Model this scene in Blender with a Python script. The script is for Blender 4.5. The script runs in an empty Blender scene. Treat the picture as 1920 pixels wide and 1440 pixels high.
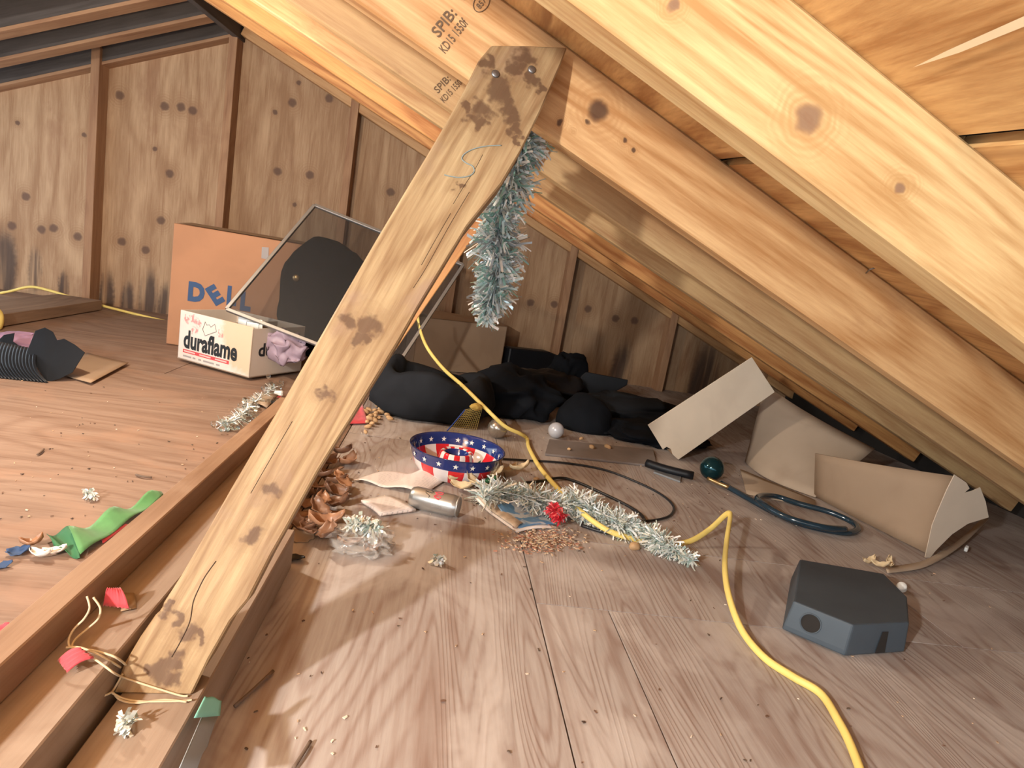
import bpy, bmesh, math, random
from mathutils import Vector, Matrix, noise
random.seed(7)
# ------------------------------------------------------------------ units
# All layout numbers are in camera heights; S turns them into metres.
S = 0.555
SC = bpy.context.scene
COL = SC.collection
# ------------------------------------------------------------------ camera
FPX = 1172.0
PITCH, ROLL, YAW = math.radians(10.6), math.radians(9.77), math.radians(7.34)
_f = Vector((math.sin(YAW)*math.cos(PITCH), math.cos(YAW)*math.cos(PITCH), -math.sin(PITCH)))
_r = Vector((math.cos(YAW), -math.sin(YAW), 0)); _u = _r.cross(_f)
_r2 = math.cos(ROLL)*_r + math.sin(ROLL)*_u
_u2 = -math.sin(ROLL)*_r + math.cos(ROLL)*_u
cam_d = bpy.data.cameras.new('camera'); cam = bpy.data.objects.new('camera', cam_d); COL.objects.link(cam)
cam_d.sensor_width = 36; cam_d.lens = FPX/1920*36; cam_d.clip_start = 0.02
cam.matrix_world = Matrix(((_r2.x,_u2.x,-_f.x,0),(_r2.y,_u2.y,-_f.y,0),(_r2.z,_u2.z,-_f.z,S),(0,0,0,1)))
SC.camera = cam
# ------------------------------------------------------------------ world, lamps, exposure
w = bpy.data.worlds.new('attic_air'); SC.world = w; w.use_nodes = True
w.node_tree.nodes['Background'].inputs[0].default_value = (0.80, 0.90, 1.0, 1)
w.node_tree.nodes['Background'].inputs[1].default_value = 2.3
def lamp(name, p, watts, col, rad):
    d = bpy.data.lights.new(name, 'POINT'); d.energy = watts; d.color = col; d.shadow_soft_size = rad
    o = bpy.data.objects.new(name, d); COL.objects.link(o); o.location = Vector(p)*S; return o
lamp('work_light', (-1.5, -0.8, 1.48), 82, (1.0, 0.96, 0.89), 0.03)
lamp('hanging_bulb_light', (-1.75, 2.62, 1.53), 28, (1.0, 0.84, 0.65), 0.03)
vs = SC.view_settings
vs.view_transform = 'Standard'; vs.look = 'None'; vs.gamma = 1; vs.exposure = 0.72; vs.use_curve_mapping = False
# ------------------------------------------------------------------ helpers
T = math.tan(math.radians(22.6)); TH = math.radians(22.6)
def H(x, y, z=0.0): return Vector((x, y, z))*S
def ray(px, py): return _r2*((px-960)/FPX) - _u2*((py-720)/FPX) + _f
def fl(px, py, z=0.0):                       # point at height z (camera heights)
    d = ray(px, py); t = (z-1)/d.z; return Vector((d.x*t, d.y*t, z))*S
def yp(px, py, y):                           # point at depth y
    d = ray(px, py); t = y/d.y; return Vector((d.x*t, y, 1+d.z*t))*S
def tag(o, label, cat, group=None, kind=None):
    o['label'] = label; o['category'] = cat
    if group: o['group'] = group
    if kind: o['kind'] = kind
    return o
def struct(o): o['kind'] = 'structure'; return o
def empty(name, loc, label=None, cat=None, group=None):
    o = bpy.data.objects.new(name, None); COL.objects.link(o); o.location = loc; o.empty_display_size = .02
    if label: tag(o, label, cat, group)
    return o
def link(name, me, mat, parent=None, smooth=False):
    o = bpy.data.objects.new(name, me); COL.objects.link(o)
    if mat:
        for m in (mat if isinstance(mat, (list, tuple)) else [mat]): me.materials.append(m)
    if smooth:
        for p in me.polygons: p.use_smooth = True
    if parent:
        setpar(o, parent)
    return o
def setpar(o, parent): o.parent = parent; o.matrix_parent_inverse = parent.matrix_basis.inverted()
def mesh(name, vs_, fs, mat, parent=None, smooth=False):
    me = bpy.data.meshes.new(name); me.from_pydata([tuple(v) for v in vs_], [], fs); me.update()
    bm = bmesh.new(); bm.from_mesh(me); bmesh.ops.recalc_face_normals(bm, faces=bm.faces); bm.to_mesh(me); bm.free()
    return link(name, me, mat, parent, smooth)
def solid(o, t, off=0):
    m = o.modifiers.new('thick', 'SOLIDIFY'); m.thickness = t; m.offset = off; return o
def bev(o, w_, seg=1):
    m = o.modifiers.new('edge', 'BEVEL'); m.width = w_; m.segments = seg; m.limit_method = 'ANGLE'; return o
BOXF = [(0,1,3,2),(4,6,7,5),(0,4,5,1),(2,3,7,6),(0,2,6,4),(1,5,7,3)]
def board(name, a, b, up, w_, t_, mat, parent=None, bw=.0015):
    """a->b centre line (m), w_ along up, t_ across; local x is the grain"""
    ax = (b-a); L = ax.length; ax.normalize(); sd = up.cross(ax).normalized(); u = ax.cross(sd)
    vs_ = [(x, y*t_/2, z*w_/2) for x in (0, L) for y in (-1, 1) for z in (-1, 1)]
    me = bpy.data.meshes.new(name); me.from_pydata(vs_, [], BOXF); me.update()
    bm = bmesh.new(); bm.from_mesh(me); bmesh.ops.recalc_face_normals(bm, faces=bm.faces); bm.to_mesh(me); bm.free()
    o = link(name, me, mat)
    o.matrix_basis = Matrix(((ax.x,sd.x,u.x,a.x),(ax.y,sd.y,u.y,a.y),(ax.z,sd.z,u.z,a.z),(0,0,0,1)))
    if parent: setpar(o, parent)
    if bw: bev(o, bw)
    return o
def prism(name, outline, n, t, mat, parent=None, bw=0):
    """planar outline (world pts) extruded by -n*t"""
    k = len(outline); vs_ = list(outline) + [p - n*t for p in outline]
    fs = [tuple(range(k)), tuple(range(2*k-1, k-1, -1))] + [(i, (i+1) % k, k+(i+1) % k, k+i) for i in range(k)]
    o = mesh(name, vs_, fs, mat, parent)
    if bw: bev(o, bw)
    return o
def boxat(name, lo, hi, mat, parent=None, bw=0):
    vs_ = [(x, y, z) for x in (lo[0], hi[0]) for y in (lo[1], hi[1]) for z in (lo[2], hi[2])]
    o = mesh(name, vs_, BOXF, mat, parent)
    if bw: bev(o, bw)
    return o
def catmull(pts, n=8):
    P = [pts[0]] + list(pts) + [pts[-1]]; out = []
    for i in range(1, len(P)-2):
        a, b, c, d = P[i-1], P[i], P[i+1], P[i+2]
        for k in range(n):
            t = k/n
            out.append(0.5*((2*b)+(c-a)*t+(2*a-5*b+4*c-d)*t*t+(3*b-a-3*c+d)*t*t*t))
    out.append(P[-2]); return out
def tube(name, pts, r, mat, parent=None, seg=8, n=8, flat=1.0):
    pts = catmull(pts, n) if n else pts
    vs_, fs = [], []; prev = None
    for i, p in enumerate(pts):
        t = (pts[min(i+1, len(pts)-1)] - pts[max(i-1, 0)]).normalized()
        if prev is None:
            a = t.cross(Vector((0, 0, 1)));  a = a if a.length > .1 else t.cross(Vector((1, 0, 0)))
        else: a = prev - t*prev.dot(t)
        a.normalize(); prev = a; b = t.cross(a)
        for k in range(seg):
            q = 2*math.pi*k/seg; vs_.append(p + a*math.cos(q)*r + b*math.sin(q)*r*flat)
    for i in range(len(pts)-1):
        for k in range(seg):
            fs.append((i*seg+k, i*seg+(k+1) % seg, (i+1)*seg+(k+1) % seg, (i+1)*seg+k))
    fs.append(tuple(range(seg))); fs.append(tuple(range((len(pts)-1)*seg, len(pts)*seg)))
    return mesh(name, vs_, fs, mat, parent, True)
def sheet(name, c, nu, nv, mat, fn=None, th=.0012, parent=None, smooth=True):
    """c = 4 corners (00,10,11,01); fn(u,v)->offset vector"""
    vs_, fs = [], []
    for j in range(nv+1):
        for i in range(nu+1):
            u, v = i/nu, j/nv
            p = c[0]*(1-u)*(1-v)+c[1]*u*(1-v)+c[2]*u*v+c[3]*(1-u)*v
            vs_.append(p + (fn(u, v) if fn else Vector((0, 0, 0))))
    for j in range(nv):
        for i in range(nu):
            a = j*(nu+1)+i; fs.append((a, a+1, a+nu+2, a+nu+1))
    o = mesh(name, vs_, fs, mat, parent, smooth)
    if th: solid(o, th)
    return o
def lathe(name, prof, mat, M_=None, parent=None, seg=48, wob=None):
    vs_, fs = [], []; k = len(prof)
    for i in range(seg):
        q = 2*math.pi*i/seg
        for j, (r, z) in enumerate(prof):
            v = Vector((r*math.cos(q), r*math.sin(q), z))
            if wob: v = wob(v, q, j)
            vs_.append(M_ @ v if M_ else v)
    for i in range(seg):
        for j in range(k-1):
            a = i*k+j; b = ((i+1) % seg)*k+j; fs.append((a, b, b+1, a+1))
    return mesh(name, vs_, fs, mat, parent, True)
def nz(v): return noise.noise_vector(v)
def lump(name, c, rad, mat, seed=0, amp=.25, freq=3.0, parent=None, sub=4, floor=0.002, rot=0, fold=0):
    bm = bmesh.new(); bmesh.ops.create_icosphere(bm, subdivisions=sub, radius=1)
    R = Matrix.Rotation(rot, 3, 'Z')
    for v in bm.verts:
        p = v.co.copy(); d = nz(p*freq*.6+Vector((seed*3.1, seed, 0)))*amp
        f = 0
        if fold: f = -abs(noise.noise(p*freq+Vector((0, seed*2.3, 5))))*fold
        q = p*(1+f) + d
        q = R @ Vector((q.x*rad[0], q.y*rad[1], q.z*rad[2])) + c
        q.z = max(q.z, floor); v.co = q
    me = bpy.data.meshes.new(name); bm.to_mesh(me); bm.free()
    return link(name, me, mat, parent, True)
# ------------------------------------------------------------------ materials
class NT:
    def __init__(s, name):
        s.m = bpy.data.materials.new(name); s.m.use_nodes = True; s.t = s.m.node_tree
        s.b = s.t.nodes['Principled BSDF']
    def n(s, ty, **kw):
        x = s.t.nodes.new(ty)
        for k, v in kw.items(): setattr(x, k, v)
        return x
    def put(s, inp, v):
        if isinstance(v, bpy.types.NodeSocket): s.t.links.new(v, inp)
        else: inp.default_value = v
    def math(s, op, a, b=0.0, c=None, clamp=False):
        x = s.n('ShaderNodeMath', operation=op); x.use_clamp = clamp; s.put(x.inputs[0], a); s.put(x.inputs[1], b)
        if c is not None: s.put(x.inputs[2], c)
        return x.outputs[0]
    def mix(s, f, a, b):
        x = s.n('ShaderNodeMix', data_type='RGBA'); s.put(x.inputs[0], f)
        s.put(x.inputs[6], a if isinstance(a, bpy.types.NodeSocket) else (*a[:3], 1)); s.put(x.inputs[7], b if isinstance(b, bpy.types.NodeSocket) else (*b[:3], 1))
        return x.outputs[2]
    def noise(s, vec, scale, detail=3, dist=0.0, rough=.5):
        x = s.n('ShaderNodeTexNoise'); s.put(x.inputs['Vector'], vec); x.inputs['Scale'].default_value = scale
        x.inputs['Detail'].default_value = detail; x.inputs['Distortion'].default_value = dist; x.inputs['Roughness'].default_value = rough
        return x.outputs['Fac']
    def mapping(s, vec, scale):
        x = s.n('ShaderNodeMapping'); s.put(x.inputs['Vector'], vec); x.inputs['Scale'].default_value = scale; return x.outputs[0]
    def sm(s, v, a, b):
        x = s.n('ShaderNodeMapRange', interpolation_type='SMOOTHSTEP'); s.put(x.inputs[0], v); x.inputs[1].default_value = a; x.inputs[2].default_value = b; return x.outputs[0]
    def bump(s, hgt, st, dist=.002):
        x = s.n('ShaderNodeBump'); x.inputs['Strength'].default_value = st; x.inputs['Distance'].default_value = dist
        s.put(x.inputs['Height'], hgt); s.put(s.b.inputs['Normal'], x.outputs[0])
    def coords(s):
        tc = s.n('ShaderNodeTexCoord'); oi = s.n('ShaderNodeObjectInfo')
        c = s.n('ShaderNodeCombineXYZ'); r = s.math('MULTIPLY', oi.outputs['Random'], 37.0)
        for i in range(3): s.put(c.inputs[i], r)
        a = s.n('ShaderNodeVectorMath', operation='ADD'); s.put(a.inputs[0], tc.outputs['Object']); s.put(a.inputs[1], c.outputs[0]); return a.outputs[0]
    def pos(s): return s.n('ShaderNodeNewGeometry').outputs['Position']
    def spots(s, lst, jit=0.0, stretch=(1, 1, 1)):
        """max over spots of 1-dist/r, world positions"""
        p = s.pos()
        if jit:
            nn = s.n('ShaderNodeTexNoise'); s.put(nn.inputs['Vector'], p); nn.inputs['Scale'].default_value = 55; nn.inputs['Detail'].default_value = 3
            a = s.n('ShaderNodeVectorMath', operation='MULTIPLY_ADD'); s.put(a.inputs[0], nn.outputs['Color']); a.inputs[1].default_value = (jit*2,)*3
            b = s.n('ShaderNodeVectorMath', operation='ADD'); s.put(b.inputs[0], p); b.inputs[1].default_value = (-jit,)*3
            s.put(a.inputs[2], b.outputs[0]); p = a.outputs[0]
        out = None
        for q, r in lst:
            sb = s.n('ShaderNodeVectorMath', operation='SUBTRACT'); s.put(sb.inputs[0], p); sb.inputs[1].default_value = q
            ml = s.n('ShaderNodeVectorMath', operation='MULTIPLY'); s.put(ml.inputs[0], sb.outputs[0]); ml.inputs[1].default_value = stretch
            ln = s.n('ShaderNodeVectorMath', operation='LENGTH'); s.put(ln.inputs[0], ml.outputs[0])
            v = s.math('SUBTRACT', 1.0, s.math('DIVIDE', ln.outputs['Value'], r))
            out = v if out is None else s.math('MAXIMUM', out, v)
        return out
def wood(name, light, dark, axis=0, ring=.35, freq=26, fine=.25, broad=.5, stain=None, samt=.5, sscale=6, sthr=.55, knots=None, kcol=(.045, .022, .014), rough=.62, bump=.25, across=3.0, streak=None, kst=(1,1,1), jit=.006, kamt=.88, drips=None, kring=.45, rp=1.7):
    n = NT(name); v = n.coords()
    def sc(g, o): a = [o, o, o]; a[axis] = g; return a
    low = n.noise(n.mapping(v, sc(.55, across)), 1.6, 1.5, .35)
    rings = n.math('SINE', n.math('MULTIPLY', low, freq*3.0))
    rings = n.math('MULTIPLY_ADD', rings, .5, .5)
    rings = n.math('POWER', rings, rp)
    br = n.sm(n.noise(n.mapping(v, sc(1.3, 9)), 2.0, 6, .5, .62), .28, .72)
    fi = n.noise(n.mapping(v, sc(9, 150)), 1.0, 4, 0, .65)
    pore = n.sm(n.noise(n.mapping(v, sc(2.2, 62)), 1.0, 3, .25, .6), .55, .70)
    f = n.math('ADD', n.math('MULTIPLY', rings, ring), n.math('ADD', n.math('MULTIPLY', br, broad), n.math('MULTIPLY', n.math('SUBTRACT', fi, .38), fine*2.8)), clamp=True)
    f = n.math('ADD', f, n.math('MULTIPLY', pore, .32), clamp=True)
    col = n.mix(f, light, dark)
    if stain:
        sfac = n.math('MULTIPLY', n.sm(n.noise(n.mapping(v, sc(sscale*.6, sscale)), 1.0, 5, .5, .6), sthr, sthr+.16), samt)
        col = n.mix(sfac, col, stain)
    if streak:
        sfac = n.math('MULTIPLY', n.sm(n.noise(n.mapping(v, sc(.8, 24)), 1.0, 3, .3), .56, .72), streak[1])
        col = n.mix(sfac, col, streak[0])
    if drips:
        k = n.math('MULTIPLY', n.sm(n.spots(drips, .012, (1, 1, .3)), .0, .55), n.sm(n.noise(n.mapping(v, sc(1.5, 30)), 1.0, 3), .3, .6))
        col = n.mix(n.math('MULTIPLY', k, .85), col, (.045, .03, .028))
    if knots:
        k = n.spots(knots, jit, kst)
        kr = n.math('MULTIPLY', n.math('MULTIPLY_ADD', n.math('SINE', n.math('MULTIPLY', k, 17.0)), .5, .5), n.sm(k, -1.6, .1))
        col = n.mix(n.math('MULTIPLY', kr, kring), col, dark)
        col = n.mix(n.math('MULTIPLY', n.sm(k, -.7, .35), .35), col, dark)
        col = n.mix(n.math('MULTIPLY', n.sm(k, .2, .62), kamt), col, kcol)
    n.put(n.b.inputs['Base Color'], col); n.b.inputs['Roughness'].default_value = rough
    n.b.inputs['Specular IOR Level'].default_value = .3
    n.bump(n.math('ADD', n.math('MULTIPLY', fi, .7), n.math('MULTIPLY', rings, .5)), bump, .0015)
    return n.m
def plain(name, col, rough=.5, metal=0.0, var=.12, scale=14, bump=0.0, trans=0.0, spec=.4, sheen=0.0, alpha=1.0, bscale=60, coat=0.0):
    n = NT(name); v = n.coords()
    d = tuple(c*(1-var*1.6) for c in col); l = tuple(min(1, c*(1+var)) for c in col)
    n.put(n.b.inputs['Base Color'], n.mix(n.noise(v, scale, 4, .3), l, d)); b = n.b.inputs
    b['Roughness'].default_value = rough; b['Metallic'].default_value = metal; b['Transmission Weight'].default_value = trans
    b['Specular IOR Level'].default_value = spec; b['Sheen Weight'].default_value = sheen; b['Alpha'].default_value = alpha; b['Coat Weight'].default_value = coat
    if bump: n.bump(n.noise(v, bscale, 4), bump, .002)
    return n.m
def cardboard(name, col, dirty=.3):
    n = NT(name); v = n.coords()
    c = n.mix(n.noise(v, 9, 4, .3), col, tuple(x*.82 for x in col))
    c = n.mix(n.math('MULTIPLY', n.sm(n.noise(v, 5, 5, .6), .52, .7), dirty), c, (.16, .09, .055))
    fl_ = n.noise(n.mapping(v, (1, 1, 1)), 240, 2)
    n.put(n.b.inputs['Base Color'], c); n.b.inputs['Roughness'].default_value = .8; n.b.inputs['Specular IOR Level'].default_value = .2
    n.bump(fl_, .12, .0008); return n.m
def textm(name, body, size, org, e1, e2, mat, parent=None, bold=0.0, sx=1.0, depth=.0002, space=1.0):
    cu = bpy.data.curves.new('t', 'FONT'); cu.body = body; cu.size = 1; cu.offset = bold; cu.extrude = .0; cu.resolution_u = 3; cu.space_character = space
    ob = bpy.data.objects.new('t', cu); COL.objects.link(ob)
    me = bpy.data.meshes.new_from_object(ob.evaluated_get(bpy.context.evaluated_depsgraph_get()))
    bpy.data.objects.remove(ob); bpy.data.curves.remove(cu)
    n = e1.cross(e2).normalized()
    for v in me.vertices: v.co = org + e1*(v.co.x*size*sx) + e2*(v.co.y*size) + n*depth
    me.name = name; me.materials.clear()
    return link(name, me, mat, parent)
def flatpoly(name, pts, mat, parent=None): return mesh(name, pts, [tuple(range(len(pts)))], mat, parent)
# ================================================================== MATERIAL SET
K = lambda y, l: [(H(x, y, z), r*S) for x, z, r in l]
FL_L = (.46, .415, .39); FL_D = (.28, .205, .175)
m_floor = wood('floor_plywood', FL_L, FL_D, axis=1, ring=.45, freq=64, fine=.4, broad=.32, across=4.2, rp=3.0, stain=(.55, .50, .47), samt=.7, sscale=5, sthr=.46, rough=.6, bump=.3, streak=((.24, .15, .115), .5))
m_floor2 = wood('floor_plywood_left', (.335, .235, .178), (.20, .12, .082), axis=0, ring=.3, freq=40, fine=.4, broad=.5, rp=2.5, stain=(.36, .22, .15), samt=.55, sscale=6, sthr=.5, rough=.65, bump=.3, across=1.6)
m_dark = plain('dark_void', (.02, .017, .015), .9)
m_stud = wood('stud_wood', (.40, .235, .13), (.24, .12, .065), ring=.25, rough=.7)
RL, RD = (.56, .34, .165), (.34, .165, .065)
m_raf = wood('rafter_pine', RL, RD, ring=.4, freq=14, fine=.3, broad=.35, across=4, stain=(.30, .14, .07), samt=.45, sscale=9, sthr=.6, rough=.55)
m_raf1 = wood('rafter_pine_near', (.62, .45, .225), (.38, .21, .08), ring=.35, freq=34, fine=.6, broad=.45, across=5, stain=(.38, .2, .09), samt=.4, sscale=8, sthr=.58, rough=.55,
              knots=K(.865, [(.452, 1.261, .030), (.234, 1.361, .014), (.61, 1.199, .016)]), kcol=(.16, .09, .065), kamt=.75)
m_raf2 = wood('rafter_pine_braced', (.66, .42, .205), (.40, .20, .075), ring=.45, freq=22, fine=.5, broad=.4, across=4, stain=(.30, .14, .07), samt=.4, sscale=8, sthr=.6, rough=.55,
              knots=K(1.723, [(.324, 1.432, .045), (.23, 1.383, .014), (.304, 1.397, .015), (.408, 1.369, .013), (.435, 1.35, .013), (.268,1.37,.008)]), kcol=(.06, .028, .018))
m_raf3 = wood('rafter_pine_pale', (.52, .36, .18), (.34, .19, .085), ring=.35, freq=16, fine=.5, broad=.45, across=3, stain=(.22, .12, .06), samt=.55, sscale=12, sthr=.6, rough=.6)
m_rafo = wood('rafter_pine_orange', (.66, .35, .13), (.36, .14, .045), ring=.6, freq=18, fine=.4, broad=.3, across=4, rough=.55)
m_brace = wood('brace_wood', (.55, .37, .17), (.34, .19, .08), ring=.2, freq=20, fine=.45, broad=.45, across=5, stain=(.20, .11, .075), samt=.5, sscale=9, sthr=.6, rough=.6, streak=((.20, .10, .05), .35), bump=.4)
m_joist = wood('joist_wood', (.35, .225, .14), (.21, .115, .065), ring=.25, freq=14, fine=.3, broad=.4, stain=(.4, .28, .2), samt=.4, rough=.65)
m_joist2 = wood('dusty_joist_wood', (.37, .285, .22), (.23, .155, .11), ring=.2, freq=14, fine=.3, broad=.4, stain=(.42, .33, .26), samt=.5, rough=.7)
m_sheath = wood('sheathing_plywood', (.74, .47, .20), (.38, .18, .06), axis=1, ring=.4, freq=16, fine=.4, broad=.6, across=2.2, streak=((.24, .095, .03), .8), rough=.5)
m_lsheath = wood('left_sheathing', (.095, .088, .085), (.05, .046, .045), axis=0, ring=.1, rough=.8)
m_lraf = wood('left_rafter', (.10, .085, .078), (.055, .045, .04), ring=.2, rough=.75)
m_ink = plain('stamp_ink', (.13, .08, .045), .8)
m_steel = plain('nail_steel', (.28, .29, .30), .4, .9)
# ================================================================== FLOOR
floor = boxat('floor', H(-4.7, -1.8, -.09), H(4.3, 6.45, -.034), m_dark); struct(floor)
g = .0028
def fpanel(x0, x1, y0, y1, m): return boxat('plywood_sheet', H(x0, y0, -.034)+Vector((g/2, g/2, 0)), H(x1, y1, 0)-Vector((g/2, g/2, 0)), m, floor, 0)
fpanel(-.40, .414, -1.75, 3.25, m_floor)
fpanel(.414, .647, -1.75, 1.742, m_floor); fpanel(.647, 4.2, -1.75, 1.742, m_floor)
fpanel(.414, 1.9, 1.742, 2.235, m_floor); fpanel(1.9, 4.2, 1.742, 2.235, m_floor); fpanel(.414, 4.2, 2.235, 4.4, m_floor)
fpanel(.414, 4.2, 4.4, 6.28, m_floor); fpanel(-.40, .414, 3.25, 6.28, m_floor)
fpanel(-4.65, -.40, -1.75, 1.2, m_floor2); fpanel(-2.6, -.40, 1.2, 3.95, m_floor2); fpanel(-4.65, -2.6, 1.2, 3.95, m_floor2)
fpanel(-1.62, -.40, 3.95, 6.28, m_floor2); fpanel(-4.65, -1.62, 3.95, 6.28, m_floor2)
# ================================================================== ROOF PROFILE
def cb(y): return .33 + .0585*y                      # underside of rafters, minus 1, at x = 0
def cs(y): return (.46+.1065*y) if y < 1.723 else cb(y)+.2127
XR = -2.1
def zr(y): return 1+cb(y)-T*XR
# ================================================================== GABLE WALL
wall = boxat('wall_back', H(-4.7, 6.29, 0), H(4.2, 6.33, .05), m_dark); struct(wall)
struct(boxat('added_eave_strip', H(3.75, -1.75, -.03), H(3.8, 6.3, .35), m_dark))  # dark strip added at the eave to shut out the world background
studs = [-4.29, -3.185, -2.083, -1.005, .085, 1.2, 2.33, 3.4]
def ztop(x, e=.0): return (1+cb(6.2)-T*x if x > XR else zr(6.2)-T*(XR-x)) + e
wk = [(-3.3,1.86),(-3.09,1.88),(-2.71,1.86),(-2.57,1.88),(-2.47,1.87),(-3.92,1.49),(-3.37,1.49),(-2.77,1.48),(-2.63,1.29),(-3.84,.87),(-3.29,.87),(-3.95,.59),(-3.7,.6),(-3.6,.63),(-3.39,.59),(-3.01,.61),(-2.68,.86),(-2.8,.57),(-1.62,2.1),(-1.3,2.2),(-1.4,1.5),(-1.69,1.48),(-1.76,1.99),(-1.51,1.21),(-.65,1.48),(.85,.67),(1.09,.69),(1.44,.7),(1.74,.65),(1.94,.66),(-1.58,2.28)]
small = {(-3.92,1.49),(-3.37,1.49),(-2.77,1.48),(-1.76,1.99),(-1.51,1.21),(-1.58,2.28)}
edges = [-4.7] + studs + [4.0]
DR = [(H(x, 6.25, z), r*S, x) for x, z, r in ((-3.12, .05, .10), (-2.93, .02, .09), (-2.75, .08, .12), (-2.6, .03, .1), (-4.0, .2, .14), (-3.75, .22, .08), (-3.5, .1, .06), (-2.4, .05, .1), (-1.7, .05, .12), (1.9, .05, .15), (.6, .05, .15), (2.8, .05, .2))]
for i in range(len(edges)-1):
    x0, x1 = edges[i]-(.035 if i else 0), edges[i+1]-.035
    kn = [(x, z) for x, z in wk if x0 <= x < x1]
    tone = [1, 1, 1, .95, .95, .9, .9, .85, .85][i]  # panels darken to the right; shade there put into the wood tone
    mw = wood('gable_plywood', tuple(c*tone for c in (.50, .335, .20)), tuple(c*tone for c in (.30, .17, .09)), axis=2, ring=.35, freq=16, fine=.35, broad=.6, across=2.4,
              stain=(.24, .11, .06), samt=.45, sscale=4, sthr=.53, rough=.7, knots=[(H(x, 6.25, z), (.035 if (x, z) in small else .062)*S) for x, z in kn] or None, kcol=(.10, .055, .04), kamt=.8, drips=[(p_, r_) for p_, r_, x_ in DR if x0 <= x_ < x1] or None)
    pts = [H(x0, 6.25, 0), H(x1, 6.25, 0), H(x1, 6.25, ztop(x1, .25))]
    if x0 < XR < x1: pts.append(H(XR, 6.25, ztop(XR, .25)))
    pts.append(H(x0, 6.25, ztop(x0, .25)))
    prism('plywood_panel', pts, Vector((0, -1, 0)), .02, mw, wall)
for x in studs:
    board('stud', H(x-.035, 6.17, 0), H(x-.035, 6.17, ztop(x-.035, .12)), Vector((0, 1, 0)), .158*S, .07*S, m_stud, wall)
# water-stained foot of the gable boards
m_stain = plain('damp_stain', (.055, .035, .03), .85, alpha=.75)
# ================================================================== RIGHT ROOF
roofr = sheet('ceiling_right', [H(XR, -1.75, 1+cs(0)-T*XR+.13), H(4.2, -1.75, 1+cs(0)-T*4.2+.13), H(4.2, 6.35, 1+cs(6.3)-T*4.2+.14), H(XR, 6.35, 1+cs(6.3)-T*XR+.14)], 1, 1, m_dark, th=.01); struct(roofr)
XS = .686
def rsheet(x0, x1, y0, y1):
    c = [H(x, y, 1+cs(y)-T*x+.012) for x, y in ((x0, y0), (x1, y0), (x1, y1), (x0, y1))]
    up = Vector((math.sin(TH), 0, math.cos(TH)))*.012
    o = mesh('roof_sheet', c + [p+up for p in c], [(0,1,2,3),(7,6,5,4),(0,4,5,1),(1,5,6,2),(2,6,7,3),(3,7,4,0)], m_sheath, roofr)
    return o
for (a, b) in ((XR, -.76), (-.752, XS-.008), (XS+.020, 2.05), (2.058, 4.15)):
    for (y0, y1) in ((-1.75, .9), (.903, 1.722), (1.724, 3.1), (3.104, 4.88), (4.884, 6.3)): rsheet(a, b, y0, y1)
KB = [.44, .2505, .196, .1655, .1405, .126, .1125]
YR = [.33/(k-.0585) for k in KB]
TK = [.074, .07, .07, .07, .07, .07, .1]
mats = [m_raf1, m_raf2, m_raf3, m_raf3, m_rafo, m_rafo, m_raf]
rafters = []
for i, y in enumerate(YR):
    dep = (cs(y)-cb(y)+.012)*math.cos(TH); x0, x1 = XR+.03, (1+cb(y))/T-.25
    u = Vector((math.sin(TH), 0, math.cos(TH)))
    yc = y+TK[i]/2
    A = H(x0, yc, 1+cb(y)-T*x0) + u*dep*S/2; B = H(x1, yc, 1+cb(y)-T*x1) + u*dep*S/2
    rafters.append(board('rafter', A, B, u, dep*S, TK[i]*S, mats[i], roofr, .003))
# pale split in the sheathing above the nearest rafter
def sheath_pt(px, py, off=.004):
    d = ray(px, py); n = Vector((T, -.1065, 1)); o = Vector((0, 0, 1)); t = (1.472-n.dot(o))/n.dot(d); return (o+d*t)*S - Vector((math.sin(TH), 0, math.cos(TH)))*off
m_pale = plain('pale_split_wood', (.80, .66, .42), .6)
a_, b_ = sheath_pt(1718, 117), sheath_pt(1960, 15)
sdv = (b_-a_).cross(Vector((T, -.1065, 1))).normalized()
mesh('split_scar', [a_, a_.lerp(b_, .35)+sdv*.002, b_+sdv*.0035, b_-sdv*.003, a_.lerp(b_, .4)-sdv*.003], [(0,1,2,3,4)], m_pale, roofr)
# lumber stamps
def stamp(p_a, p_b, y, parent, sz):
    a, b = yp(*p_a, y-.002), yp(*p_b, y-.002); e1 = (b-a).normalized(); e2 = Vector((-e1.z, 0, e1.x)); return a, e1, e2
a, e1, e2 = stamp((822, 72), (868, 12), YR[1], None, 1)
for body, off, dn, sz in (('SPIB:', 0, 0, .021), ('No', .060, .004, .016), ('KD15 1550f', -.010, -.019, .017)):
    textm('lumber_stamp', body, sz, a + e1*off + e2*dn, e1, e2, m_ink, rafters[1], .012, 1.0 if body != 'KD15 1550f' else .62)
cc = a + e1*.075 - e2*.016
ringp = [cc + e1*(math.cos(q)*.0135) + e2*(math.sin(q)*.0095) for q in [i*2*math.pi/28 for i in range(29)]]
tube('lumber_stamp', ringp, .0006, m_ink, rafters[1], 5, 0)
textm('lumber_stamp', '857', .011, cc - e1*.0085 - e2*.0038, e1, e2, m_ink, rafters[1], .01, .9)
a, e1, e2 = stamp((821, 176), (862, 132), YR[2], None, 1)
for body, off, dn, sz in (('SPIB:', 0, 0, .019), ('No', .052, .004, .016), ('KD15 1550f M', -.004, -.02, .017)):
    textm('lumber_stamp', body, sz, a + e1*off + e2*dn, e1, e2, m_ink, rafters[2], .012, 1.0 if len(body) < 6 else .66)
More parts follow.
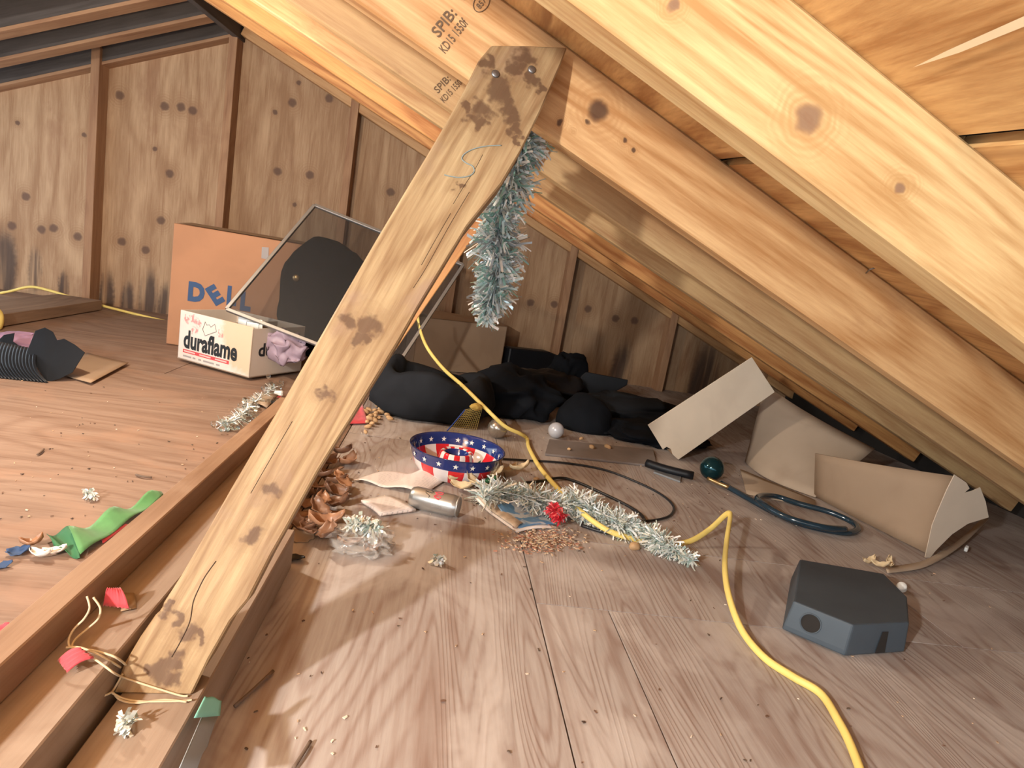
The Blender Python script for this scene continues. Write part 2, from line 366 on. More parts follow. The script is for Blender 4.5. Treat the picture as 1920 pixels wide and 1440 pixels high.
# ================================================================== LEFT ROOF
u_l = Vector((-math.sin(TH), 0, math.cos(TH)))
def zl(x, y): return zr(y) - T*(XR-x)
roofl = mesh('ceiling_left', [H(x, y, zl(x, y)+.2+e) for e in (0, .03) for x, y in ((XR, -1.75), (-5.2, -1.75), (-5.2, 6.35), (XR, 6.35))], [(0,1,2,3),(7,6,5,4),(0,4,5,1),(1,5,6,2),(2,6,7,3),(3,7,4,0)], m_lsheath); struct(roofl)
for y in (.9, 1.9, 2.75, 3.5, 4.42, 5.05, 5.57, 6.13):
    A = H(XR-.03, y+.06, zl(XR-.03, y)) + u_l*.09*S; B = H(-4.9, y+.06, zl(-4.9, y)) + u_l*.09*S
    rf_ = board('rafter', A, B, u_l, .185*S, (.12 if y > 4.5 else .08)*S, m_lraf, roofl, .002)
    board('added_underside', A-u_l*.105*S, B-u_l*.105*S, u_l, .024*S, (.13 if y > 4.5 else .09)*S, m_stud, roofl, .001)  # tan strip added to give the dark rafter its lit underside
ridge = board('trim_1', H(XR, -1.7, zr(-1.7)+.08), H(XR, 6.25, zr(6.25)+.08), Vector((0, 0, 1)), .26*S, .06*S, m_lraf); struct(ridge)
# ================================================================== FLOOR FRAMING
tag(board('floor_joist', H(-.567, -1.4, .1), H(-.567, 2.78, .1), Vector((0, 0, 1)), .2*S, .156*S, m_joist2), 'broad dusty floor timber running under the thin raised strip, left of the slanted brace', 'beam')
tag(board('raised_strip', H(-.618, -1.4, .236), H(-.618, 2.76, .236), Vector((0, 0, 1)), .07*S, .056*S, m_joist), 'thin reddish wooden strip nailed along the top of the broad floor timber', 'beam')
tag(board('sole_plank', H(-.407, -1.4, .0625), H(-.407, 1.80, .0625), Vector((0, 0, 1)), .124*S, .136*S, m_joist2), 'short dusty timber on the floor carrying the foot of the slanted brace', 'beam')
# ================================================================== BRACES
BLp, BRp, TPp = yp(211, 1301, 1.061), yp(359, 1307, 1.072), yp(922, 84, 1.645)
bn = (BRp-BLp).cross(TPp-BLp).normalized()
if bn.y > 0: bn = -bn
def onb(px, py, off=0.0):
    d = ray(px, py); o = Vector((0, 0, S)); t = (BLp-o).dot(bn)/d.dot(bn); return o + d*t + bn*off
outl = [(211,1301),(233,1244),(262,1195),(291,1153),(302,1143),(306,1131),(340,1078),(386,1000),(432,918),(478,840),(524,764),(556,708),(600,632),(650,545),(705,450),(760,358),(800,292),(835,232),(868,172),(888,132),(898,112),(922,84),
        (990,85),(1064,88),(1052,120),(1013,210),(976,285),(940,345),(905,388),(876,424),(830,500),(786,572),(752,632),(722,682),(690,733),(660,782),(628,832),(597,882),(566,938),(536,992),(509,1040),(486,1085),(466,1124),(432,1165),(392,1236),(359,1307)]
brace = empty('slanted_brace', BLp, 'slanted wooden brace with dark stains and two nails, lashed with twine at its foot', 'brace')
bmesh_o = prism('brace_timber', [onb(*p) for p in outl], bn, .068*S, None, brace, .002)
# local grain frame for the timber: rebuild with local x along the brace
axb = (TPp-BLp).normalized(); sdb = bn.cross(axb)
Mb = Matrix(((axb.x,sdb.x,bn.x,BLp.x),(axb.y,sdb.y,bn.y,BLp.y),(axb.z,sdb.z,bn.z,BLp.z),(0,0,0,1)))

for v_ in bmesh_o.data.vertices: v_.co.z = max(v_.co.z, .1258*S)
bmesh_o.data.transform(Mb.inverted()); bmesh_o.matrix_basis = Mb
scar = [(onb(x, y), r*S*1.5) for x, y, r in ((930,150,.03),(940,175,.03),(948,200,.026),(957,222,.024),(966,245,.018),(972,262,.012),(905,205,.028),(885,218,.022),(870,200,.014),(915,118,.02),(985,110,.03),(1000,150,.02),(900,232,.02),(965,130,.025),(1012,165,.014),(300,1265,.024),(318,1250,.022),(330,1275,.02),(278,1262,.012),(355,1190,.018),(372,1200,.012),(330,1165,.014),(318,1150,.012),(310,1140,.008),(690,615,.03),(675,640,.02),(610,735,.016),(505,925,.02),(470,1003,.02),(860,350,.012),(650,600,.02),(720,300,.004))]
nn = NT('brace_timber_wood'); 
m_brace2 = wood('brace_timber_wood', (.42, .305, .165), (.22, .13, .062), ring=.35, freq=34, fine=.6, broad=.45, across=5, stain=(.27, .175, .12), samt=.65, sscale=9, sthr=.53, rough=.58, knots=scar, kcol=(.095, .05, .028), jit=.02, kamt=.85, kring=.12, streak=((.24, .125, .06), .4), bump=.4)
bpy.data.materials.remove(nn.m)
bmesh_o.data.materials.clear(); bmesh_o.data.materials.append(m_brace2)
for p in ((929, 139), (997, 131)):
    q = onb(*p, .0005); Mn = Matrix.Translation(q) @ bn.to_track_quat('Z', 'Y').to_matrix().to_4x4()
    lathe('nail', [(0, .0022), (.0042, .002), (.0055, .001), (.0055, -.002), (0, -.002)], m_steel, Mn, bmesh_o, 16)
m_chalk = plain('blue_pencil', (.22, .27, .26), .8)
tube('pencil_mark', [onb(x, y, .0006) for x, y in ((940,273),(915,274),(890,279),(872,288),(866,298),(874,306),(886,312),(889,322),(880,330),(862,333),(845,331),(833,328))], .0008, m_chalk, bmesh_o, 5, 5)
m_crack = plain('crack_dark', (.04, .02, .012), .9)
def crack(pts, r): tube('crack', [onb(x, y, .0002) for x, y in pts], r, m_crack, bmesh_o, 5, 4)
crack(((405,1052),(385,1080),(372,1105),(362,1130),(356,1165),(340,1200),(322,1232)), .0005)
crack(((905,290),(890,318),(868,352),(850,382)), .0003); crack(((845,400),(815,452),(790,497)), .0003); crack(((880,360),(842,424),(800,500),(775,540)), .0003)
crack(((470,925),(490,890),(520,838),(548,790)), .0003)
# far brace on the third rafter, parallel to the first
b2a, b2b = yp(905, 420, 2.32), yp(770, 615, 2.32)
d2 = (b2a-b2b).normalized(); off2 = Vector((d2.z, 0, -d2.x))
base2 = b2b + (b2b-b2a)*((b2b.z-.2*S)/(b2a.z-b2b.z)); top2 = b2b + (b2a-b2b)*((1.50*S-b2b.z)/(b2a.z-b2b.z))
tag(board('far_brace', base2-off2*.075*S, top2-off2*.075*S, off2, .15*S, .068*S, m_rafo), 'orange wooden brace half hidden behind the slanted brace', 'brace')

tube('bent_nail', [yp(1624, 512, YR[1]-.005), yp(1632, 505, YR[1]-.03), yp(1643, 502, YR[1]-.035)], .0012, m_steel, rafters[1], 6, 4)
for p_ in ((534, 92), (589, 137)):
    q = yp(*p_, YR[6]-.012); lathe('nail', [(0, .0015), (.003, .001), (.0035, -.001), (0, -.004)], m_steel, Matrix.Translation(q) @ Matrix.Rotation(math.pi/2, 4, 'X'), rafters[6], 10)
# ================================================================== OBJECT MATERIALS
m_card = cardboard('cardboard_tan', (.50, .39, .29), .15)
m_card_l = cardboard('cardboard_lit', (.74, .62, .48), .1)  # lighter copy for lit panels; their brightness sits in the colour
m_card_o = cardboard('cardboard_orange', (.44, .225, .125), .15)
m_card_d = cardboard('cardboard_brown', (.38, .265, .175), .2)
m_card_w = cardboard('cardboard_white', (.70, .62, .53), .28)
m_edge = plain('cardboard_edge', (.42, .27, .15), .9)
m_black = plain('black_print', (.012, .014, .016), .7)
m_red = plain('red_print', (.55, .06, .07), .7)
m_grey = plain('grey_print', (.33, .30, .29), .8)
m_navy = plain('navy_print', (.035, .075, .17), .7)
m_cloth = plain('black_cloth', (.006, .008, .012), .9, var=.5, scale=8, bump=.3, bscale=30, spec=.2)
m_cloth2 = plain('charcoal_cloth', (.016, .018, .022), .92, var=.4, scale=8, bump=.3, bscale=40, spec=.2)
m_bag = plain('black_plastic_bag', (.007, .009, .013), .5, var=.4, bump=.4, bscale=14, spec=.5)
m_blk = plain('black_plastic', (.006, .008, .012), .5, var=.3, bump=.1)
m_alu = plain('aluminium', (.42, .42, .41), .45, .8)
m_yel = plain('yellow_jacket', (.85, .67, .20), .5, var=.15)
m_cable = plain('black_cable', (.018, .02, .024), .4)
m_paper = plain('white_paper', (.80, .73, .68), .8, var=.06)
m_cream = plain('cream_leaf', (.70, .55, .34), .75, var=.25, scale=30)
m_green = plain('green_ribbon', (.10, .30, .10), .7, var=.3, scale=30, sheen=.2)
m_dgreen = plain('dark_green_ribbon', (.045, .17, .07), .7, var=.3)
m_mint = plain('mint_ribbon', (.22, .52, .40), .6, var=.2)
m_redp = plain('red_petal', (.70, .07, .09), .7, var=.3, scale=40, sheen=.3)
m_twine = plain('twine', (.62, .50, .33), .9)
m_lav = plain('lavender_plastic', (.42, .32, .40), .4, var=.25, alpha=.72)
m_leafb = plain('brown_dry_leaf', (.22, .115, .07), .38, var=.5, scale=25, bump=.3)
m_leafo = plain('orange_dry_leaf', (.42, .22, .125), .38, var=.4, scale=25, bump=.3)
m_nut = plain('nut_shell', (.56, .36, .19), .75, var=.35, scale=50)
m_white = plain('white_plastic', (.80, .80, .76), .45, var=.05)
m_steelg = plain('grey_metal', (.30, .32, .34), .45, .5)
m_brass = plain('brass', (.55, .40, .20), .35, .9)
def m_islands(name, cols, rough, metal=.3):
    n = NT(name); g_ = n.n('ShaderNodeNewGeometry'); r = n.n('ShaderNodeValToRGB'); n.put(r.inputs[0], g_.outputs['Random Per Island']); e = r.color_ramp.elements
    r.color_ramp.interpolation = 'CONSTANT'
    while len(e) < len(cols): e.new(.5)
    for i, c in enumerate(cols): e[i].position = i/len(cols); e[i].color = (*c, 1)
    n.put(n.b.inputs['Base Color'], r.outputs[0]); n.b.inputs['Roughness'].default_value = rough; n.b.inputs['Metallic'].default_value = metal; return n.m
m_tin = m_islands('tinsel_foil', [(.95, .97, .97), (.62, .78, .80), (.95, .93, .85), (.30, .52, .46), (.80, .90, .94), (.34, .38, .40)], .25)
m_tin2 = m_islands('silver_foil', [(.95, .95, .93), (.66, .70, .66), (.86, .84, .72), (.40, .50, .46), (.84, .90, .92)], .25)
m_tinr = m_islands('red_foil', [(.7, .04, .06), (.5, .02, .04), (.85, .15, .15)], .3)
n = NT('clear_glass'); n.b.inputs['Base Color'].default_value = (.9, .95, .92, 1); n.b.inputs['Roughness'].default_value = .05; n.b.inputs['Transmission Weight'].default_value = 1.0; n.b.inputs['IOR'].default_value = 1.4; m_glass = n.m
n = NT('cellophane'); n.b.inputs['Base Color'].default_value = (.85, .80, .74, 1); n.b.inputs['Roughness'].default_value = .12; n.b.inputs['Alpha'].default_value = .25; n.b.inputs['Specular IOR Level'].default_value = .9
n.bump(n.noise(n.coords(), 70, 3), .8, .004); m_cello = n.m
n = NT('screen_mesh'); v = n.coords(); n.b.inputs['Base Color'].default_value = (.018, .018, .018, 1); n.b.inputs['Roughness'].default_value = .6; n.b.inputs['Alpha'].default_value = .60; m_screen = n.m
# ================================================================== tinsel
def tinsel(name, path, rad, count, mat, label, wires=True, lw=(.0006, .0022), droop=.3, flakes=60, group=None, floor=None):
    pts = catmull(path, 10); root = empty(name, pts[0], label, 'tinsel', group)
    tube('core_wire', path, .0012, m_steelg, root, 5, 6)
    rs = random.Random(len(label)); vs_, fs = [], []; N = len(pts)
    for i in range(count):
        s = rs.random()*(N-1.001); k = int(s); p = pts[k].lerp(pts[k+1], s-k); t = (pts[k+1]-pts[k]).normalized()
        a = t.cross(Vector((rs.uniform(-1, 1), rs.uniform(-1, 1), rs.uniform(-1, 1)))).normalized()
        d = (a + t*rs.uniform(-.75, .85)*(.5+droop)).normalized()
        R_ = rad(s/(N-1)); L = R_*rs.uniform(.35, 1.15); wd = rs.uniform(*lw)
        if i < flakes: wd = rs.uniform(.002, .0036)
        sd_ = d.cross(Vector((rs.uniform(-1, 1), rs.uniform(-1, 1), rs.uniform(-1, 1)))).normalized()*wd
        q0 = p + d*(L*.05); q1 = p + d*L*.6 + t*R_*.06; q2 = p + d*L + t*R_*rs.uniform(-.25, .3) - Vector((0, 0, R_*.1))
        if i < flakes: q0 = p + d*L*.72; q1 = p + d*L*.88; q2 = p + d*L*1.05
        b = len(vs_)
        for q in (q0-sd_, q0+sd_, q1-sd_, q1+sd_, q2-sd_, q2+sd_):
            if floor is not None: q.z = max(q.z, floor)
            vs_.append(q)
        fs += [(b, b+1, b+3, b+2), (b+2, b+3, b+5, b+4)]
    me = bpy.data.meshes.new('tinsel_fringe'); me.from_pydata([tuple(v) for v in vs_], [], fs); me.update()
    f = link('tinsel_fringe', me, mat, root); f['kind'] = 'stuff'
    return root
tp = [yp(x, y, 1.86) for x, y in ((988, 245), (976, 275), (958, 335), (938, 400), (934, 455), (935, 505), (922, 560), (912, 602))]
tinsel('tinsel_garland', tp, lambda t: S*(.082*(1 if t < .7 else 1-(t-.7)*1.6) + .010*math.sin(t*25)), 3000, m_tin, 'silver green tinsel garland hanging down from the braced rafter', lw=(.0008, .0024), droop=.35, flakes=170)
ft = [fl(x, y, z) for x, y, z in ((905,935,.035),(940,925,.05),(985,935,.05),(1040,948,.05),(1085,945,.055),(1120,968,.04),(1165,985,.04),(1205,998,.035),(1245,1022,.035),(1298,1052,.02))]
tinsel('tinsel_garland', ft, lambda t: S*((.084 if t < .6 else .080-(t-.6)*.08) + .012*math.sin(t*31)), 5200, m_tin2, 'silver tinsel garland lying across the floor under the yellow cord', droop=.5, flakes=120, floor=.001)
tinsel('tinsel_scrap', [fl(1035, 950, .07), fl(1045, 962, .075), fl(1055, 972, .06)], lambda t: .022*S*1.6, 260, m_tinr, 'small red tinsel tuft caught in the floor garland', flakes=6)
# ================================================================== computer carton
y0 = 4.845; dbx = empty('computer_carton', H(-2.0, y0, 0), 'x', 'box')
dbx['label'] = 'tall orange brown carton with big blue letters standing against the gable wall'
xl, xr, zt, dp = -1.99, -1.02, .89, .5
dbody = boxat('carton_body', H(xl, y0, 0.004), H(xr, y0+dp, zt), m_card_o, dbx, .003)
flatpoly('top_flap', [H(xl+.02, y0+.02, zt+.004), H(xr, y0+.02, zt+.006), H(xr, y0+.26, zt+.02), H(xl+.02, y0+.26, zt+.018)], m_card_d, dbx)
ex, ez = Vector((1, 0, 0)), Vector((0, 0, 1)); yb = y0-.003
Dp = yp(350, 561, yb); LH = .105
LH = (yp(350, 561, yb)-yp(353, 528, yb)).length/.72
def letter(ch, px, py, rot=0, sx=1.1):
    c, s_ = math.cos(rot), math.sin(rot); p = yp(px, py, yb)
    textm('letter', ch, LH, p, ex*c+ez*s_, -ex*s_+ez*c, m_navy, dbody, .06, sx)
letter('D', 351, 561, 0, .86); letter('E', 403, 572, math.radians(38), .85); letter('L', 424, 569, 0, .72); letter('L', 449, 579, 0, .8)
flatpoly('tape_patch', [yp(x, y, yb) for x, y in ((491,463),(504,464),(503,487),(490,484))], m_grey, dbody)
# ================================================================== fire-log box
A, B = H(-1.706, 4.345), H(-1.154, 4.061); fx = (B-A).normalized(); bk = Vector((-fx.y, fx.x, 0)); Wd = (B-A).length; Dd = .49*S; Hh = .328*S; th = .004
lg = empty('log_box', A, 'open white fire-log box with black lettering in front of the orange carton', 'box')
A = A + Vector((0, 0, .012)); B = B + Vector((0, 0, .012))
def panel(name, p, q, h0, h1, nrm, m): return prism(name, [p+ez*h0, q+ez*h0, q+ez*h1, p+ez*h1], nrm, th, m, lg, .001)
nf = NT('worn_box_front'); 
def worn():
    n = nf; v = n.pos()
    sp = n.spots([(A+fx*Wd*.92+ez*Hh*.6, .07*2), (A+fx*Wd*.8+ez*Hh*.85, .05*2)], .03)
    c = n.mix(n.noise(n.coords(), 12, 4), (.72, .65, .60), (.60, .52, .46))
    c = n.mix(n.math('MULTIPLY', n.sm(sp, .1, .45), .75), c, (.58, .40, .23))
    r = n.spots([(A+fx*Wd*.10+ez*Hh*.84, .022), (A+fx*Wd*.2+ez*Hh*.86, .022), (A+fx*Wd*.27+ez*Hh*.82, .02), (A+fx*Wd*.22+ez*Hh*.66, .022), (A+fx*Wd*.58+ez*Hh*.72, .02)], .02)
    k = n.math('MULTIPLY', n.sm(r, .1, .5), n.sm(n.noise(n.coords(), 90, 3), .42, .55)); c = n.mix(n.math('MULTIPLY', k, .7), c, (.60, .12, .13))
    n.put(n.b.inputs['Base Color'], c); n.b.inputs['Roughness'].default_value = .75
worn()
fp = panel('front_panel', A, B, 0, Hh, -bk, nf.m)
C_, D_ = B+bk*Dd, A+bk*Dd
spn = panel('side_panel', B, C_, 0, Hh*.97, fx, m_card_w); panel('side_panel', D_, A, 0, Hh, -fx, m_card_w); panel('back_panel', C_, D_, 0, Hh*.98, bk, m_card_w)
prism('bottom_panel', [A, B, C_, D_], -ez, th, m_card_d, lg)
panel('divider', A+bk*Dd*.02+fx*Wd*.62, A+bk*Dd*.98+fx*Wd*.62, .01, Hh*.95, fx, m_card_d)
def onf(u, v): return A + fx*Wd*u + ez*Hh*v - bk*.0006
textm('lettering', 'duraflame', Hh*.50, onf(.075, .27), fx, ez, m_black, fp, .035, 1.06*(.715*Wd)/(Hh*.50*4.05), .0004)
flatpoly('red_band', [onf(.075, .155), onf(.72, .155), onf(.72, .225), onf(.075, .225)], m_red, fp)
m_pale2 = plain('pale_print', (.75, .45, .42), .8)
for a_, b_ in ((.09, .25), (.31, .47), (.53, .69)):
    flatpoly('band_print', [onf(a_, .175)-bk*.0003, onf(b_, .175)-bk*.0003, onf(b_, .205)-bk*.0003, onf(a_, .205)-bk*.0003], m_pale2, fp)
for a_, b_ in ((.08, .2), (.22, .26), (.3, .34), (.37, .52), (.55, .6)):
    flatpoly('small_print', [onf(a_, .07), onf(b_, .07), onf(b_, .105), onf(a_, .105)], m_grey, fp)
tube('log_emblem', [onf(u, v)-bk*.0004 for u, v in ((.33,.72),(.36,.88),(.38,.82),(.42,.84),(.44,.80),(.49,.88),(.52,.74),(.37,.60),(.33,.72))], .0007, m_black, fp, 5, 0)
textm('lettering', 'dura', Hh*.36, B + bk*Dd*.12 + ez*Hh*.42 + fx*.0008, bk, ez, m_black, spn, .03, 1.05, .0004)
cd = tag(sheet('packing_card', [yp(446, 612, 4.22), yp(492, 626, 4.16), yp(492, 600, 4.16), yp(448, 594, 4.22)], 2, 2, m_white, th=.003), 'white printed card sticking out of the fire-log box', 'card')
tube('card_frame', [yp(x, y, 4.15) for x, y in ((460,620),(463,602),(486,606),(484,624),(460,620))], .001, m_black, cd, 5, 0)
sh = lump('lavender_bag', yp(538, 652, 4.19), Vector((.125, .06, .11))*S, m_lav, 3, .5, 3.2, fold=.35); tag(sh, 'crumpled lavender plastic bag spilling over the side of the fire-log box', 'bag')
# ================================================================== window screen and black bag behind it
q = .906
sBL, sBR, sTL = H(-1.506*q, 4.62*q, 1-.64*q), H(-.295*q, 4.5*q, 1-.901*q), H(-1.105*q, 5.2*q, 1+.197*q); sTR = sTL+sBR-sBL
scr = empty('window_screen', sBL, 'dark window screen in a grey metal frame tilted over the fire-log box', 'screen')
sn = (sBR-sBL).cross(sTL-sBL).normalized()
for a_, b_ in ((sBL, sBR), (sBL, sTL), (sTL, sTR), (sBR, sTR)):
    board('frame_rail', a_, b_, sn, .014, .012, m_alu, scr, .001)
sheet('screen_mesh', [sBL, sBR, sTR, sTL], 1, 1, m_screen, th=0, parent=scr, smooth=False)
bb = empty('black_bag', yp(600, 640, 4.66), 'black bag slumped behind the window screen', 'bag')
lump('bag_body', yp(610, 560, 4.68), Vector((.33, .10, .45))*S, m_cloth, 5, .16, 2.4, bb, fold=.12)
lathe('badge', [(0, .004), (.010, .003), (.013, 0), (.012, -.004)], m_brass, Matrix.Translation(yp(555, 521, 4.555)) @ Matrix.Rotation(math.pi/2, 4, 'X'), bb, 20)
# ================================================================== carton beyond the brace
cA, cB = fl(772, 693), fl(936, 704); cx = (cB-cA).normalized(); cy = Vector((-cx.y, cx.x, 0)); ch = yp(942, 612, cB.y/S).z
ct = empty('storage_carton', cA, 'plain brown carton against the gable wall beyond the slanted brace', 'box')
cA = cA + ez*.003; cB = cB + ez*.003
bc = prism('carton_body', [cA, cB, cB+ez*ch, cA+ez*ch], -cy, .001, m_card_d, ct)
prism('carton_side', [cB, cB+cy*.12, cB+cy*.12+ez*ch, cB+ez*ch], cx, .003, m_card_d, ct)
prism('carton_side', [cA, cA+cy*.12, cA+cy*.12+ez*ch, cA+ez*ch], -cx, .003, m_card_d, ct)
prism('carton_back', [cA+cy*.12, cB+cy*.12, cB+cy*.12+ez*ch, cA+cy*.12+ez*ch], cy, .003, m_card_d, ct)
prism('top_flap', [cA+ez*ch+cx*.05, cB+ez*ch, cB+ez*(ch+.012)+cy*.10, cA+ez*(ch+.03)+cy*.12+cx*.05], ez, .003, m_card_d, ct)
a_, b_ = fl(948, 706), fl(1040, 712); c_ = (b_-a_).normalized(); d_ = Vector((-c_.y, c_.x, 0)); hh = yp(1000, 660, a_.y/S).z
tag(prism('black_case', [a_+ez*.003, b_+ez*.003, b_+ez*hh*.9, a_.lerp(b_, .8)+ez*hh, a_+ez*hh*1.02], -d_, .07, m_blk, None, .006), 'black flat case standing beside the brown carton at the wall', 'case')
# ================================================================== black bags and clothes
bagc = H(.03, 3.86, 0); bg = empty('duffel_bag', bagc, 'open charcoal fabric bag slumped behind the striped cake pan', 'bag')
def wobb(v, q_, j):
    n_ = noise.noise(Vector((math.cos(q_)*1.6, math.sin(q_)*1.6, j*.35)))*.16 + noise.noise(Vector((math.cos(q_)*4, math.sin(q_)*4, j*.5)))*.06
    r_ = 1+n_; p = Vector((v.x*r_*1.15, v.y*r_*.85, v.z*(1+.35*noise.noise(Vector((math.cos(q_)*1.3, math.sin(q_)*1.3, 7))))))
    return p
lathe('bag_body', [(r*S, z*S) for r, z in ((0, .008), (.26, .008), (.325, .05), (.34, .12), (.325, .2), (.285, .265), (.25, .29), (.225, .27), (.21, .2), (.2, .1), (0, .08))], m_cloth2, Matrix.Translation(bagc), bg, 56, wobb)
lump('inner_cloth', H(.06, 3.9, .17), Vector((.2, .17, .1))*S, m_cloth, 11, .3, 3, bg, fold=.2)
nt = empty('yellow_net', fl(840, 806), 'yellow mesh net with a blue edge hanging on the charcoal bag', 'net')
nc = [fl(838, 808, .01), fl(893, 806, .01), yp(906, 758, 3.52), yp(872, 768, 3.50)]
vs_, fs = [], []
def netp(u, v): 
    p = nc[0]*(1-u)*(1-v)+nc[1]*u*(1-v)+nc[2]*u*v+nc[3]*(1-u)*v; return p + Vector((0, -.012*math.sin(u*3.1), 0))
def strip(a_, b_, w_):
    d_ = (b_-a_).normalized().cross(Vector((0, -1, 0))).normalized()*w_; k = len(vs_); vs_.extend([a_-d_, a_+d_, b_+d_, b_-d_]); fs.append((k, k+1, k+2, k+3))
for i in range(13):
    for j in range(12): strip(netp(i/12, j/12), netp(i/12, (j+1)/12), .0004); strip(netp(j/12, i/12), netp((j+1)/12, i/12), .0004)
me = bpy.data.meshes.new('net_strands'); me.from_pydata([tuple(v) for v in vs_], [], fs); link('net_strands', me, m_yel, nt)
tube('net_edge', [nc[0]+Vector((0, -.002, 0)), nc[0].lerp(nc[3], .5)+Vector((0, -.004, 0)), nc[3]], .0022, plain('blue_edge', (.03, .07, .30), .6), nt, 6, 4)
lump('net_gather', yp(893, 763, 3.50), Vector((.035, .02, .022))*S, plain('gold_net', (.62, .42, .10), .8, bump=.6, bscale=200), 2, .3, 5, nt, 3)
for (px, py, y, rx, ry, rz, seed, m, lab) in (
    (955, 752, 4.25, .36, .30, .20, 21, m_cloth, 'black jacket heaped right behind the open charcoal bag'),
    (1005, 730, 4.75, .42, .25, .17, 22, m_bag, 'black garbage bag lying before the black flat case'),
    (1180, 765, 4.55, .50, .32, .13, 25, m_cloth2, 'charcoal fabric spread towards the eave behind the black cap'),
    (1230, 815, 4.05, .40, .30, .07, 26, m_cloth, 'flat black cloth on the floor beside the leaning tan carton'),
    (1062, 700, 5.05, .17, .14, .26, 27, m_cloth, 'black pointed bundle leaning on the gable wall')):
    c = yp(px, py, y); o = lump('black_bundle', Vector((c.x, c.y, rz*S*.55)), Vector((rx, ry, rz))*S, m, seed, .3, 2.6, fold=.35); tag(o, lab, 'cloth')
dk = fl(1085, 742); tag(prism('dark_panel', [yp(x, y, 4.9) for x, y in ((1090,705),(1100,697),(1178,712),(1176,722),(1140,742),(1082,738))], Vector((0, -1, .3)).normalized(), .02, m_bag, None, .003), 'glossy black lid lying on top of the charcoal fabric', 'lid')
cp = empty('baseball_cap', fl(1100, 815), 'black cap sitting right of the small white ball', 'cap')
cpc = fl(1100, 812); cpc = cpc + Vector((0, .07, 0))
lump('crown', cpc+ez*.02, Vector((.20, .17, .20))*S, m_cloth, 31, .10, 2.2, cp, fold=.08)
sheet('brim', [cpc+Vector((.06, -.09, .012)), cpc+Vector((.17, -.05, .006)), cpc+Vector((.16, .03, .006)), cpc+Vector((.08, .05, .03))], 6, 6, m_cloth, lambda u, v: Vector((0, 0, .012*math.sin(u*3.1)*math.sin(v*3.1))), .004, cp)
# ================================================================== Christmas balls
def ball(px, py, r, m, lab, y=None, cap=Vector((.3, -.2, .9))):
    p = fl(px, py) if y is None else yp(px, py, y); c = p + ez*r*S*(1 if y is None else 0)
    rt = empty('christmas_ball', p, lab, 'ornament'); lathe('ball', [(r*S*math.sin(a_), -r*S*math.cos(a_)) for a_ in [i*math.pi/18 for i in range(19)]], m, Matrix.Translation(c), rt, 32)
    d_ = cap.normalized(); M_ = Matrix.Translation(c+d_*r*S*.96) @ d_.to_track_quat('Z', 'Y').to_matrix().to_4x4()
    lathe('cap', [(r*S*.22, 0), (r*S*.22, r*S*.18), (0, r*S*.2)], m_alu, M_, rt, 14)
ball(930, 821, .060, plain('pearl_champagne', (.42, .37, .31), .22, .75, var=.05), 'champagne pearl ball on the floor beside the charcoal bag', cap=Vector((.8, .3, .1)))
ball(1040, 821, .050, plain('white_gloss', (.55, .56, .60), .25, .1, var=.04), 'glossy white ball at the foot of the black cap', cap=Vector((-.3, .8, .5)))
ball(1330, 899, .068, plain('dark_teal', (.012, .05, .06), .12, .6, var=.05), 'dark teal glossy ball below the leaning tan carton', cap=Vector((.9, .4, .1)))
ball(966, 714, .036, plain('blue_gloss', (.03, .08, .22), .12, .7, var=.05), 'small dark blue ball resting on the black garbage bag', 4.50, cap=Vector((-.5, .2, .8)))
# ================================================================== cake pan
rc = fl(858, 840, .125); pc = Vector((rc.x, rc.y, .002)); R0 = .222*S; Hp = .125*S
n = NT('flag_stripes'); tc = n.n('ShaderNodeTexCoord'); sx = n.n('ShaderNodeSeparateXYZ'); n.put(sx.inputs[0], tc.outputs['Object'])
an = n.math('ARCTAN2', sx.outputs[1], sx.outputs[0]); st = n.math('GREATER_THAN', n.math('SINE', n.math('MULTIPLY', an, 9.0)), 0)
zz = n.math('GREATER_THAN', sx.outputs[2], Hp*.60); rr = n.math('SQRT', n.math('ADD', n.math('MULTIPLY', sx.outputs[0], sx.outputs[0]), n.math('MULTIPLY', sx.outputs[1], sx.outputs[1])))
outer = n.math('GREATER_THAN', rr, R0*.62); hole = n.math('LESS_THAN', rr, R0*.255)
c = n.mix(st, (.62, .02, .03), (.78, .74, .74)); blue = n.math('MAXIMUM', n.math('MULTIPLY', zz, outer), hole); c = n.mix(blue, c, (.012, .03, .16))
n.put(n.b.inputs['Base Color'], c); n.b.inputs['Roughness'].default_value = .12; n.b.inputs['Coat Weight'].default_value = .6; m_flag = n.m
pan = empty('cake_pan', pc, 'ring cake pan with stars and red and white stripes', 'pan')
pr = [(.30,.0),(.70,.0),(.80,.10),(.90,.40),(.97,.78),(1.0,1.0),(1.015,1.03),(.99,1.035),(.965,.98),(.93,.76),(.86,.42),(.75,.14),(.66,.05),(.52,.05),(.44,.14),(.39,.45),(.345,.80),(.315,.845),(.27,.83),(.245,.78),(.22,.3),(.19,0.0),(.30,.0)]
po = lathe('pan_shell', [(r*R0, z*Hp) for r, z in pr], m_flag, None, None, 72); po.matrix_basis = Matrix.Translation(pc); setpar(po, pan)
for s_, rr_, zz_, nrm in ((1, .995, .80, 1), (-1, .93, .80, -1)):
    for i in range(18):
        a_ = (i+.4)*2*math.pi/18; rad_ = R0*(rr_-.005 if s_ > 0 else rr_-.0)
        e = Vector((-math.sin(a_), math.cos(a_), 0)); out = Vector((math.cos(a_), math.sin(a_), 0)); upv = (ez + out*.18).normalized()
        cpt = pc + out*(R0*(.979 if s_ > 0 else .932)+ s_*.0012) + ez*Hp*(.81 if s_ > 0 else .79)
        ptsS = [cpt + (e*math.sin(k*math.pi/5) + upv*math.cos(k*math.pi/5))*(.0078 if k % 2 == 0 else .0031) for k in range(10)]
        flatpoly('star', ptsS, m_white, po)
